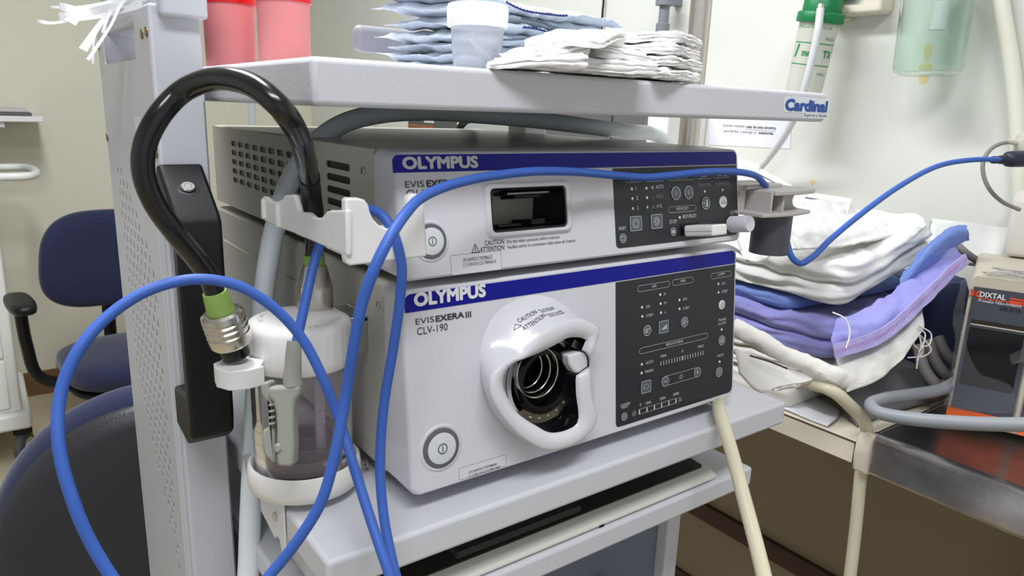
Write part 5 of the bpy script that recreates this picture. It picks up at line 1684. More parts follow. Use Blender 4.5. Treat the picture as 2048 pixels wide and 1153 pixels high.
# grey cloth and thin paper cloth on the counter
bm = new()
patch(bm, [[Vector((0.76, 0.05, 0.904)), Vector((0.85, 0.045, 0.906)), Vector((0.95, 0.03, 0.910)), Vector((1.02, 0.035, 0.904))], [Vector((0.77, 0.09, 0.925)), Vector((0.86, 0.085, 0.940)), Vector((0.97, 0.08, 0.945)), Vector((1.05, 0.09, 0.92))], [Vector((0.78, 0.12, 0.93)), Vector((0.88, 0.12, 0.945)), Vector((0.99, 0.12, 0.945)), Vector((1.06, 0.13, 0.93))]], 10, 10, 0.004, 0.004, 22, 9)
tag(obj('grey_cloth', bm, GREYC, None, smooth=True, angle=90), 'dark grey cloth sticking out under the linen pile by the grey hose', 'cloth')
bm = new()
patch(bm, [[Vector((0.722, 0.075, 0.9025)), Vector((0.76, 0.082, 0.903)), Vector((0.80, 0.10, 0.903))], [Vector((0.722, 0.14, 0.903)), Vector((0.77, 0.14, 0.904)), Vector((0.81, 0.15, 0.903))], [Vector((0.722, 0.24, 0.903)), Vector((0.77, 0.24, 0.904)), Vector((0.82, 0.24, 0.903))]], 8, 8, 0.0012, 0.0015, 30, 2)
tag(obj('paper_towel', bm, PAPER, None, smooth=True, angle=90), 'thin white paper towel flat on the counter under the cream tube', 'paper')
# cream tube over the counter edge
bm = new()
tube(bm, [at(1520, 775, d=1.02), at(1570, 762, d=.985), at(1620, 766, d=.955), at(1665, 783, d=.94), at(1700, 812, d=.955), at(1726, 840, d=.985), Vector((0.7225, 0.018, 0.915)), Vector((0.7225, 0.0165, 0.85)), Vector((0.718, 0.010, 0.78)), Vector((0.705, 0.0, 0.70)), Vector((0.69, -0.01, 0.55)), Vector((0.69, -0.01, 0.25)), Vector((0.70, 0.0, 0.03)), Vector((0.76, 0.06, 0.0095)), Vector((0.95, 0.15, 0.0095))], 0.0085, 18, 8)
tag(obj('latex_tube', bm, LAT, None, smooth=True), 'cream latex tube arching over the counter and dropping between counter and steel table', 'tube')
# grey hoses
HOSE = mat('hose_grey', (142, 146, 150), 0.45)
bm = new()
tube(bm, [at(1925, 757, d=1.05), at(1880, 780, d=1.03), at(1820, 790, d=1.0), at(1765, 799, d=.965), at(1742, 810, d=.945), at(1755, 825, d=.925), at(1820, 838, d=.895), at(1900, 845, d=.868), at(1980, 849, d=.845), at(2070, 850, d=.825), at(2200, 850, d=.82), at(2330, 830, d=.85), at(2380, 800, d=.95)], 0.0085, 18, 10)
tag(obj('pressure_hose', bm, HOSE, None, smooth=True), 'grey pressure hose bent in a hairpin across counter and steel table', 'hose')
HOSE2 = mat('hose_dim_grey', (122, 118, 116), 0.55)
for k, (pl, lb) in enumerate(((((1835, 690, 1.10), (1850, 740, 1.09), (1880, 775, 1.08), (1930, 790, 1.09)), 'grey hose behind the monitor, outermost of three'), (((1855, 680, 1.11), (1872, 725, 1.10), (1900, 755, 1.09), (1940, 765, 1.10)), 'grey hose behind the monitor, middle of three'), (((1875, 675, 1.12), (1890, 705, 1.11), (1915, 728, 1.10), (1950, 735, 1.11)), 'grey hose behind the monitor, innermost of three'))):
    tag(obj('coiled_hose', tube(new(), [at(a_, b_, d=c_) for a_, b_, c_ in pl], 0.0085, 14, 8), HOSE2, None, smooth=True), lb, 'hose', 'grey hoses behind the monitor')
obj_ = tag(obj('hose_bend', tube(new(), [at(1905, 480, d=1.16), at(1930, 505, d=1.14), at(1960, 525, d=1.15), at(1990, 540, d=1.18)], 0.006, 12, 8), HOSE2, None, smooth=True), 'grey hose lying above the monitor beside the blue sheet', 'hose')
# navy bag
NB = folded('storage_bag', [(1.0, 0.10, 1.075), (1.12, 0.06, 1.07), (1.185, 0.16, 1.08), (1.03, 0.20, 1.08)], 0.175, 1, mat('bag_navy', (38, 52, 92), 0.6, bump=0.2, bscale=300), 'navy fabric bag between the linen pile and the monitor', 'bag', 21, 0.006, groove=0.01, r=0.03)
# white plastic packet against the wall
bm = new()
patch(bm, pxs([[(1862, 440, 1.20), (1930, 448, 1.19), (2012, 458, 1.18)], [(1860, 480, 1.185), (1930, 490, 1.18), (2005, 495, 1.17)], [(1862, 525, 1.17), (1930, 528, 1.17), (1992, 538, 1.16)]]), 8, 8, 0.012, 0.003, 25, 12)
tag(obj('plastic_packet', bm, mat('packet_white', (230, 232, 230), 0.25), None, smooth=True, angle=90), 'white plastic packet leaning on the wall behind the monitor', 'packet')

# ------------------------------------------------------------------ patient monitor wrapped in film
MN = thing('patient_monitor', 'old beige patient monitor with a dark face, orange base strip and plastic film', 'monitor', (0.9, 0.0, 0.925))
M0 = Vector((0.852, -0.027, 0.9225))
MU = Vector((0.342, -0.940, 0.0)).normalized()
MV = Vector((0.0, 0.015, 1.0))
FM = Face(M0, MU, MV)
mh = FM.uv(1942, 548).y
mw = 0.30
bm = new()
prism(bm, rr2(mw, mh, 0.006, 4, mw / 2, mh / 2), -0.22, 0.0, FM.M)
BEIGE = mat('monitor_beige', (190, 182, 164), 0.45)
obj('casing', bm, BEIGE, MN, bevel=0.002, angle=50)
PWR = FM.uv(1780 + 716 * 268 / 773.0, 480 + 1000 * 400 / 1153.0).x
fv0, fv1 = FM.uv(1893, 795).y, FM.uv(1940, 572).y
pan = obj('face_panel', prism(new(), rr2(PWR - 0.0045, fv1 - 0.012, 0.0015, 3, 0.004 + (PWR - 0.0045) / 2, (fv1 + 0.012) / 2), 0.0001, 0.0016, FM.M), mat('monitor_dark', (66, 70, 78), 0.4), MN)
def mp(x, y):
    return (1780 + x * 268 / 773.0, 480 + y * 400 / 1153.0)
s0, s1 = FM.uv(*mp(450, 530)), FM.uv(*mp(745, 880))
obj('screen', prism(new(), rr2(PWR - 0.008 - s0.x, s0.y - s1.y + 0.012, 0.002, 3, (s0.x + PWR - 0.006) / 2, (s0.y + s1.y) / 2 + 0.002), 0.0014, 0.0022, FM.M), BLACK_G, MN)
obj('base_strip', prism(new(), rr2(PWR, 0.0185, 0.001, 3, PWR / 2, 0.0112), 0.0005, 0.0030, FM.M), mat('strip_orange', (232, 100, 40), 0.4), MN)
c0_ = FM.uv(*mp(472, 455)); c1_ = FM.uv(*mp(773, 520))
obj('chart_slot', prism(new(), [(c0_.x, c0_.y - 0.006), (PWR - 0.003, c0_.y - 0.006), (PWR - 0.003, c0_.y), (c0_.x, c0_.y)], 0.0014, 0.0019, FM.M), mat('slot_dark', (34, 29, 22), 0.6), MN)
obj('slot_lip', prism(new(), [(c0_.x, c0_.y - 0.0076), (PWR - 0.003, c0_.y - 0.0076), (PWR - 0.003, c0_.y - 0.006), (c0_.x, c0_.y - 0.006)], 0.0014, 0.0024, FM.M), BEIGE, MN)
obj('trim_strip', box(new(), PWR + 0.001, PWR + 0.0065, 0.003, mh - 0.012, 0.0002, 0.0035, FM.M), BEIGE, MN, bevel=0.0008)
obj('side_panel', prism(new(), rr2(mw - PWR - 0.014, fv1 - 0.026, 0.0015, 3, (PWR + 0.008 + mw - 0.006) / 2, (fv1 + 0.026) / 2), 0.0001, 0.0016, FM.M), bpy.data.materials['monitor_dark'], MN)
obj('base_strip', prism(new(), rr2(mw - PWR - 0.008, 0.0185, 0.001, 3, (PWR + 0.008 + mw) / 2, 0.0112), 0.0005, 0.0030, FM.M), bpy.data.materials['strip_orange'], MN)
ik = Ink(FM, 0.0024)
ik.ptext('DIXTAL', mp(516, 325), mp(666, 347), 0.0070, 0.02)
ik.done('maker_lettering', mat('print_white', (225, 225, 225), 0.5), pan)
ik = Ink(FM, 0.0024)
ik.ptext('Pressão Não-Invasiva', mp(510, 354), mp(755, 404), 0.0042, 0.012)
ik.done('model_lettering', mat('print_grey', (200, 200, 204), 0.5), pan)
ik = Ink(FM, 0.0026)
ik.ptext('DX 2710', mp(634, 402), mp(750, 424), 0.0042, 0.02)
ik.done('number_lettering', mat('print_black', (20, 20, 24), 0.5), pan)
ik = Ink(FM, 0.0022)
r0 = FM.uv(*mp(516, 331)); r1 = FM.uv(*mp(756, 384))
ik.poly([(r0.x, r0.y - 0.0014), (r1.x, r0.y - 0.0014), (r1.x, r0.y), (r0.x, r0.y)])
e0 = FM.uv(*mp(462, 322)); e1 = FM.uv(*mp(512, 330))
cxm = (e0.x + e1.x) / 2
for sx in (-1, 1):
    for sy in (-1, 1):
        ik.line([(cxm, e0.y + 0.0042), (cxm + sx * 0.0052, e0.y + 0.0042 + sy * 0.0040)], 0.0026)
for dv in (0.0, 0.0034, 0.0068):
    q0 = FM.uv(*mp(694, 338))
    ik.poly([(q0.x, q0.y - dv - 0.0010), (PWR - 0.002, q0.y - dv - 0.0010), (PWR - 0.002, q0.y - dv + 0.0012), (q0.x, q0.y - dv + 0.0012)])
ik.done('red_emblem', mat('print_red', (214, 74, 40), 0.5), pan)
FILM = mat('plastic_film', (245, 246, 250), 0.06, trans=0.97, ior=1.08, bump=0.9, bscale=90)
def mpx(rows, n):
    return [[FM.at(*FM.uv(*mp(*q), n), n) for q in r] for r in rows]
bm = new()
patch(bm, mpx([[(452, 205), (430, 230), (412, 235)], [(430, 400), (395, 440), (362, 460)], [(440, 600), (415, 600), (376, 560)], [(520, 770), (430, 770), (360, 700)], [(700, 850), (480, 880), (330, 880)], [(730, 1000), (520, 990), (310, 960)]], 0.005), 8, 8, 0.0006, 0.004, 60, 3, 0.002, 120)
obj('film_wrap', bm, FILM, MN, smooth=True, angle=60)
bm = new()
patch(bm, mpx([[(790, 610), (740, 640), (690, 665)], [(790, 660), (750, 690), (704, 720)], [(790, 720), (770, 715), (735, 700)]], 0.006), 6, 6, 0.0006, 0.003, 80, 7, 0.002, 140)
obj('film_wrap', bm, FILM, MN, smooth=True, angle=60)
bm = new()
tp = lambda u, n: FM.at(u - 0.02, mh + 0.0035, n)
patch(bm, [[tp(0.03, 0.002), tp(0.08, 0.003), tp(0.13, 0.002)], [tp(0.04, -0.03), tp(0.08, -0.03), tp(0.13, -0.03)], [tp(0.05, -0.06), tp(0.09, -0.06), tp(0.13, -0.06)]], 6, 6, 0.0006, 0.003, 60, 9, 0.002, 140)
obj('film_wrap', bm, FILM, MN, smooth=True, angle=60)
# beige module standing on the monitor at the picture's edge, its plug and grey lead
BM_ = thing('beige_module', 'beige plastic module standing on the monitor at the right edge', 'module', at(2040, 515, d=1.0))
pc_ = at(2030, 506, d=.99)
bm = new()
zt = FM.at(0, mh).z
base = [(0.0, 0.0), (0.041, -0.113), (0.125, -0.083), (0.084, 0.03)]
p0_ = at(2012, 512, z=zt + 0.002)
loft(bm, [[Vector((p0_.x + x, p0_.y + y, zt + 0.0015)) for x, y in base], [Vector((p0_.x - 0.004 + x, p0_.y + 0.003 + y, zt + 0.02)) for x, y in base], [Vector((p0_.x + 0.012 + x, p0_.y + 0.01 + y, zt + 0.090)) for x, y in base], [Vector((p0_.x + 0.025 + x * 0.9, p0_.y + 0.01 + y * 0.9, zt + 0.098)) for x, y in base]])
obj('body', bm, mat('module_beige', (206, 202, 192), 0.45), BM_, bevel=0.006, seg=3)
GL = thing('grey_lead', 'thin grey lead with a pale round plug curving above the monitor', 'cable', at(2000, 300, d=1.0))
obj('lead', tube(new(), [at(2022, 284, d=1.0), at(2000, 288, d=1.0), at(1980, 300, d=1.0), at(1967, 322, d=1.0), at(1967, 350, d=1.0), at(1980, 380, d=1.0), at(2005, 404, d=1.0), at(2040, 420, d=1.0)], 0.0028, 12, 8), mat('lead_grey', (136, 136, 132), 0.5), GL, smooth=True)
pgd = (at(2080, 292, d=1.0) - at(2022, 284, d=1.0)).normalized()
obj('plug', lathe(new(), [(0.0035, -0.006), (0.0040, 0.008), (0.010, 0.010), (0.0155, 0.013), (0.0155, 0.035), (0.012, 0.038)], at(2022, 284, d=1.0), pgd, 24), mat('plug_ivory', (196, 192, 180), 0.45), GL, smooth=True, angle=40)

# ------------------------------------------------------------------ on the right wall
FW = Face((XW, 1.0, 0), (0, -1, 0), (0, 0, 1))
def wall_poly(pl, n, th, name, m, parent=None):
    bm_ = new()
    prism(bm_, [FW.uv(a_, b_, n) for a_, b_ in pl], n - th, n, FW.M)
    return obj(name, bm_, m, parent)
NT = wall_poly([(1421, 188), (1586, 204), (1580, 298), (1418, 290)], 0.0012, 0.0008, 'wall_notice', mat('notice_paper', (232, 233, 240), 0.6))
tag(NT, 'white printed notice taped to the wall behind the top shelf corner', 'notice')
ik = Ink(FW, 0.0016)
for s_, a_, b_ in (('de coleta, com o nome do paciente,', (1440, 232), (1558, 240)), ('Quando coletado', (1446, 253), (1490, 256)), ('para facilitar a entrega na', (1449, 264), (1513, 268))):
    ik.ptext(s_, a_, b_, 0.0060)
ik.ptext('mais de uma amostra,', (1493, 256), (1553, 260), 0.0062, 0.03)
ik.ptext('anatomia.', (1518, 268), (1548, 270), 0.0062, 0.03)
a_, b_ = FW.uv(1493, 259), FW.uv(1551, 263)
ik.line([a_, b_], 0.0007)
ik.done('notice_lettering', mat('print_soft', (96, 96, 104), 0.6), NT)
# two loose sheets leaning on the wall above the linen
def sheet(pl, lb, lines):
    bm_ = new()
    P_ = [at(a_, b_, d=c_) for a_, b_, c_ in pl]
    patch(bm_, [[P_[0], P_[1]], [P_[3], P_[2]]], 8, 8, 0.0006, 0.002, 12, 3)
    o = tag(obj('loose_sheet', bm_, PAPER, None, smooth=True, angle=90), lb, 'paper')
    F_ = Face(P_[0], P_[1] - P_[0], P_[0] - P_[3])
    if F_.n.dot(CAM - P_[0]) < 0:
        return o
    i_ = Ink(F_, 0.0016)
    wd = (P_[1] - P_[0]).length
    for k, (u0, u1) in enumerate(lines):
        i_.line([(wd * u0, -0.012 - 0.010 * k), (wd * u1, -0.012 - 0.010 * k)], 0.002)
    i_.done('print_line', bpy.data.materials['print_soft'], o)
    return o
sheet([(1522, 338, 1.22), (1640, 402, 1.19), (1610, 440, 1.17), (1480, 400, 1.2)], 'printed white sheet slanting on the wall behind the scope holder', [(0.05, 0.35), (0.2, 0.75)])
sheet([(1612, 384, 1.165), (1703, 397, 1.15), (1692, 440, 1.13), (1604, 436, 1.145)], 'printed white sheet lying above the linen right of the scope holder', [(0.0, 0.3), (0.45, 0.9)])
sheet([(1478, 316, 1.25), (1520, 330, 1.24), (1515, 400, 1.22), (1470, 400, 1.23)], 'white sheet on the wall just right of the upper unit', [])

# humidifier
HM = thing('humidifier', 'oxygen humidifier with a green screw cap and green lettering on the right wall', 'humidifier', (1.12, 0.43, 1.38))
XH = 1.115
pt_, pb_ = at(1640, 40, x=XH), at(1606, 186, x=XH)
hax = (pt_ - pb_).normalized()
hl = (pt_ - pb_).length
CLEAR = mat('humidifier_clear', (224, 226, 214), 0.2, trans=0.35, ior=1.1, sss=0.1)
bm = lathe(new(), [(0.026, -0.030), (0.032, -0.026), (0.0335, -0.015), (0.034, 0.0), (0.0365, hl), (0.0350, hl)], pb_, hax, 44)
hb_ = obj('reservoir', bm, CLEAR, HM, smooth=True, angle=50)
GCAP = mat('cap_green', (22, 122, 72), 0.4)
bm = new()
rings = []
for r, h in ((0.0425, -0.006), (0.0435, -0.003), (0.0435, 0.010), (0.0415, 0.013), (0.0365, 0.014), (0.0365, 0.036), (0.034, 0.040), (0.012, 0.042)):
    x, y, z = frame(hax)
    rings.append([pt_ + hax * h + (x * math.cos(2 * PI * i / 48) + y * math.sin(2 * PI * i / 48)) * (r - (0.0012 if i % 4 == 0 else 0)) for i in range(48)])
loft(bm, rings)
obj('screw_cap', bm, GCAP, HM, smooth=True, angle=40)
nz = at(1642, 10, x=XH - 0.040)
obj('outlet_nozzle', lathe(new(), [(0.0065, 0.0), (0.0065, 0.006), (0.0045, 0.008), (0.0045, 0.022)], nz, at(1638, 30, x=XH - 0.045) - nz, 18), CHROME, HM, smooth=True)
bm = new()
tube(bm, [at(1641, 18, x=XH - 0.042), at(1636, 60, x=XH - 0.050), at(1626, 110, x=XH - 0.052), at(1612, 165, x=XH - 0.050), at(1598, 215, x=XH - 0.04), at(1570, 270, x=XH - 0.01), at(1530, 325, x=XH + 0.03), at(1490, 365, x=XH + 0.05)], 0.0072, 14, 8)
obj('oxygen_tube', bm, mat('oxygen_tube_white', (232, 234, 236), 0.3, trans=0.2), HM, smooth=True)
# lettering wrapped round the reservoir
hx_, hy_, hz_ = frame(hax, Vector((0, -1, 0)))
def hwrap(I_, s_, z0, h_, ang0, ang1, bold=0.0):
    """text from angle to angle round the reservoir, 0 = facing the camera"""
    vs_, fs_ = text_geo(s_, bold)
    x0 = min(v.x for v in vs_); x1 = max(v.x for v in vs_)
    face_dir = (CAM - pb_)
    face_dir = (face_dir - hax * face_dir.dot(hax)).normalized()
    side = hax.cross(face_dir).normalized()
    out = []
    for v in vs_:
        t = (v.x - x0) / (x1 - x0)
        a_ = math.radians(ang0 + (ang1 - ang0) * t)
        hh = z0 + v.y / FONT_H * h_
        R_ = 0.034 + 0.0025 * hh / hl + 0.0004 + v.z
        out.append(I_.verts.new(pb_ + hax * hh + (face_dir * math.cos(a_) + side * math.sin(a_)) * R_))
    for f in fs_:
        I_.faces.new([out[i] for i in f])
def hline(I_, z0, t_, ang0, ang1):
    face_dir = (CAM - pb_)
    face_dir = (face_dir - hax * face_dir.dot(hax)).normalized()
    side = hax.cross(face_dir).normalized()
    pr_ = None
    for i in range(25):
        a_ = math.radians(ang0 + (ang1 - ang0) * i / 24)
        R_ = 0.034 + 0.0025 * z0 / hl + 0.0004
        q = pb_ + (face_dir * math.cos(a_) + side * math.sin(a_)) * R_
        c_ = (I_.verts.new(q + hax * z0), I_.verts.new(q + hax * (z0 + t_)))
        if pr_:
            I_.faces.new((pr_[0], c_[0], c_[1], pr_[1]))
        pr_ = c_
GI = new()
hwrap(GI, 'UMIDIFICADOR', hl * 0.87, 0.0065, -75, 45)
hwrap(GI, 'MAX', hl * 0.73, 0.0055, 30, 62)
hwrap(GI, 'mo', hl * 0.505, 0.0125, -32, -2, 0.04)
hwrap(GI, 'TX', hl * 0.505, 0.0125, 32, 68, 0.04)
hline(GI, hl * 0.675, 0.0018, -70, 75)
hline(GI, hl * 0.385, 0.0018, -72, 75)
hwrap(GI, 'MIN.', hl * 0.26, 0.0055, 28, 60)
hwrap(GI, '/', hl * 0.49, 0.022, -62, -44, 0.05)
obj('green_lettering', GI, mat('lettering_green', (30, 140, 84), 0.5), hb_)
obj('wall_bracket', box(new(), XH + 0.02, XW, pt_.y - 0.02, pt_.y + 0.02, pt_.z + 0.005, pt_.z + 0.035), mat('bracket_beige', (214, 208, 190), 0.5), HM, bevel=0.002)
# outlet box above the humidifier
OB = thing('gas_outlet_box', 'beige wall outlet box beside the green-capped humidifier', 'outlet box', (1.18, 0.37, 1.55))
y0_, y1_ = FW.uv(1762, 20, 0.045).x, FW.uv(1665, 20, 0.045).x
zb_ = FW.uv(1720, 27, 0.045).y
obj('box', box(new(), XW - 0.045, XW, 1.0 - y0_, 1.0 - y1_, zb_, zb_ + 0.09), mat('outlet_beige', (222, 216, 198), 0.4), OB, bevel=0.006, seg=3)
Fb = Face((XW - 0.045, 1.0 - y1_, zb_), (0, -1, 0), (0, 0, 1))
obj('socket_cover', prism(new(), rr2(0.045, 0.05, 0.004, 3, 0.030, 0.052), 0.0, 0.012, Fb.M), mat('cover_blue', (70, 120, 180), 0.4), OB, bevel=0.001)
obj('purple_tag', prism(new(), circ2(0.006, 0.026, 0.011, 20), 0.0, 0.010, Fb.M), mat('tag_purple', (120, 70, 150), 0.4), OB)
# suction jar of green glass
SJ = thing('suction_jar', 'greenish glass suction jar with a pale float hanging on the right wall', 'jar', (1.13, 0.15, 1.42))
XJ = 1.125
jb = at(1853, 152, x=XJ)
jt = at(1882, -60, x=XJ)
jax = (jt - jb).normalized()
jl = (jt - jb).length
JG = mat('jar_glass', (238, 249, 243), 0.04, trans=0.97, ior=1.25)
po = [(0.030, 0.0), (0.044, 0.001), (0.0525, 0.006), (0.0550, 0.016), (0.0555, jl * 0.8), (0.050, jl * 0.9), (0.034, jl)]
pi_ = [(max(r - 0.0032, 0.001), h + 0.004 if h < 0.05 else h) for r, h in po]
obj('glass', lathe(new(), po + pi_[::-1], jb, jax, 56), JG, SJ, smooth=True, angle=60)
fa, fb = at(1874, 60, x=XJ), at(1888, -20, x=XJ)
obj('float', lathe(new(), [(0.0135, 0.0), (0.0135, 0.048), (0.006, 0.049), (0.006, 0.10)], fa, fb - fa, 28), mat('float_white', (226, 226, 224), 0.5), SJ, smooth=True, angle=40)
obj('jar_lid', lathe(new(), [(0.036, jl - 0.005), (0.036, jl + 0.03), (0.01, jl + 0.034)], jb, jax, 32), mat('lid_grey', (180, 180, 178), 0.5), SJ, smooth=True, angle=40)
obj('wall_bracket', box(new(), XJ + 0.03, XW, jt.y - 0.02, jt.y + 0.02, jt.z - 0.01, jt.z + 0.02), bpy.data.materials['bracket_beige'], SJ, bevel=0.002)
# white hose down the wall
bm = new()
tube(bm, [at(1996, -40, x=1.17), at(2006, 30, x=1.172), at(2020, 110, x=1.178), at(2032, 210, x=1.183), at(2038, 320, x=1.186), at(2042, 430, x=1.186), at(2046, 520, x=1.186)], 0.0125, 18, 8)
tag(obj('wall_hose', bm, mat('hose_ivory', (222, 222, 206), 0.5), None, smooth=True), 'thick ivory hose running down the wall at the right edge', 'hose')
# grey valve and thin cable on the wall
VL = thing('wall_valve', 'grey plastic wall valve left of the steel pole', 'valve', at(1328, 40, x=1.16))
va, vb_ = at(1326, 48, x=1.15), at(1334, -30, x=1.15)
VG = mat('valve_grey', (128, 134, 140), 0.45)
obj('stem', lathe(new(), [(0.0125, 0.0), (0.0125, 0.09)], va, vb_ - va, 20), VG, VL, smooth=True, angle=40)
obj('end_cap', lathe(new(), [(0.0155, -0.030), (0.0165, -0.026), (0.0165, 0.0), (0.0125, 0.003)], va, vb_ - va, 24), VG, VL, smooth=True, angle=40)
obj('collar', lathe(new(), [(0.012, 0.040), (0.023, 0.042), (0.023, 0.056), (0.012, 0.058)], va, vb_ - va, 24), VG, VL, smooth=True, angle=40)
obj('wall_plate', box(new(), 1.15, XW, va.y - 0.012, va.y + 0.012, va.z + 0.045, va.z + 0.07), VG, VL, bevel=0.002)
bm = new()
tube(bm, [at(1205, -30, x=1.19), at(1207, 0, x=1.19), at(1205, 25, x=1.19), at(1203, 60, x=1.19), at(1200, 130, x=1.19)], 0.0028, 8, 6)
tag(obj('wall_cable', bm, BLACK, None, smooth=True), 'thin dark cable down the wall above the sterile pouches', 'cable')
# steel pole
bm = new()
pp_ = at(1385, 200, y=0.295)
IV = thing('drip_pole', 'upright polished steel drip pole behind the trolley', 'pole', (pp_.x, pp_.y, 0))
obj('pole', lathe(new(), [(0.0152, 0.06), (0.0152, 2.1)], (pp_.x, pp_.y, 0), (0, 0, 1), 32), STEEL, IV, smooth=True, angle=40)
obj('base', lathe(new(), [(0.045, 0.02), (0.045, 0.07), (0.018, 0.09)], (pp_.x, pp_.y, 0), (0, 0, 1), 28), BLACK, IV, smooth=True, angle=40)
for k in range(5):
    a_ = 2 * PI * k / 5 + 0.3
    obj('foot', tube(new(), [(pp_.x, pp_.y, 0.045), (pp_.x + 0.13 * math.cos(a_), pp_.y + 0.13 * math.sin(a_), 0.035), (pp_.x + 0.20 * math.cos(a_), pp_.y + 0.20 * math.sin(a_), 0.015)], 0.014, 12, 6), BLACK, IV, smooth=True)
# dark and pale cabinets standing on the far part of the counter
DC = thing('counter_cabinet', 'dark grey cabinet standing on the counter behind the upper unit', 'cabinet', (1.12, 1.1, 0.9))
obj('body', box(new(), 1.06, XW - 0.002, 0.80, 1.36, 0.9003, 1.36), mat('cabinet_grey', (98, 98, 98), 0.5), DC, bevel=0.004)
obj('door_gap', box(new(), 1.0585, 1.0605, 0.915, 0.918, 0.91, 1.35), BLACK, DC)
obj('white_end', box(new(), 1.062, XW - 0.002, 0.735, 0.799, 0.9003, 1.36), WHITE, DC, bevel=0.002)
PC = thing('pale_cabinet', 'pale grey cabinet next to the dark cabinet on the counter', 'cabinet', (1.15, 1.5, 0.9))
obj('body', box(new(), 1.10, XW - 0.002, 1.38, 1.70, 0.9003, 1.36), mat('cabinet_pale', (168, 172, 168), 0.5), PC, bevel=0.004)
obj('knob', lathe(new(), [(0.008, 0), (0.012, 0.012), (0.001, 0.014)], (1.10, 1.42, 1.15), (-1, 0, 0), 16), CHROME, PC, smooth=True)
WU = thing('wall_unit', 'dark grey device with a pale label on the far wall, seen under the top shelf', 'device', (1.15, 1.95, 1.2))
obj('body', box(new(), 1.12, XW - 0.002, 1.74, 2.10, 1.10, 1.298), mat('device_grey', (82, 86, 84), 0.5), WU, bevel=0.004)
obj('copper_strip', box(new(), 1.118, 1.1205, 1.90, 2.09, 1.255, 1.266), mat('strip_copper', (150, 92, 60), 0.5), WU)
obj('pale_label', box(new(), 1.118, 1.1205, 1.90, 1.97, 1.275, 1.287), KEYWHITE, WU)
obj('pale_edge', box(new(), 1.118, XW - 0.002, 1.715, 1.739, 1.10, 1.31), WHITE, WU)
# cable trunking on the far walls
p = at(502, 220, y=YB)
slab('trim_2', p.x - 0.014, p.x + 0.014, YB - 0.012, YB, 0.11, ZC, mat('trunking_white', (216, 220, 228), 0.5))
p = at(833, 240, x=XW)
slab('trim_3', XW - 0.016, XW, p.y - 0.03, p.y + 0.03, 0.13, ZC, bpy.data.materials['trunking_white'])
# small yellow stains on the paint
stm = mat('stain_yellow', (222, 208, 150), 0.6)
wr = bpy.data.objects['wall_right']
for px, py, rx, rz in ((1848, 150, 0.012, 0.016), (1855, 105, 0.008, 0.016), (1625, 365, 0.006, 0.006)):
    c = FW.uv(px, py)
    bm = new()
    prism(bm, [(c.x + rx * math.cos(a_) * (1 + 0.2 * math.sin(3 * a_)), c.y + rz * math.sin(a_)) for a_ in [2 * PI * k / 22 for k in range(22)]], 0.0, 0.0004, FW.M)
    obj('paint_stain', bm, stm, wr)

# ------------------------------------------------------------------ left background: chairs, cart, wall shelf
NAVY = mat('upholstery_navy', (20, 28, 62), 0.85, bump=0.4, bscale=700, sheen=0.25)
SHELL = mat('chair_shell', (40, 40, 44), 0.4, bump=0.5, bscale=350)
def cushion(w_, h_, t_, e=3.2, bulge=0.3, n_=64, curve=0.0, taper=0.0):
    """rounded pad in the xz plane, thickness along y, outline a superellipse"""
    bm_ = new()
    rings = []
    prof = [(0.02, -0.5), (0.6, -0.5), (0.86, -0.46), (0.96, -0.32), (1.0, -0.05), (1.0, 0.1), (0.97, 0.3), (0.88, 0.44), (0.6, 0.5), (0.02, 0.5 + bulge * 0.2)]
    for s_, y in prof:
        rr = []
        for i in range(n_):
            a_ = 2 * PI * i / n_
            c_, q = math.cos(a_), math.sin(a_)
            x = math.copysign(abs(c_) ** (2 / e), c_) * w_ / 2 * s_
            z = math.copysign(abs(q) ** (2 / e), q) * h_ / 2 * s_
            x *= 1 + taper * z / h_
            rr.append(Vector((x, y * t_ + curve * (x / (w_ / 2)) ** 2, z)))
        rings.append(rr)
    loft(bm_, rings)
    return bm_
def place(bm_, loc, rz=0.0, rx=0.0):
    bmesh.ops.transform(bm_, matrix=Matrix.Translation(loc) @ Matrix.Rotation(rz, 4, 'Z') @ Matrix.Rotation(rx, 4, 'X'), verts=bm_.verts[:])
    return bm_
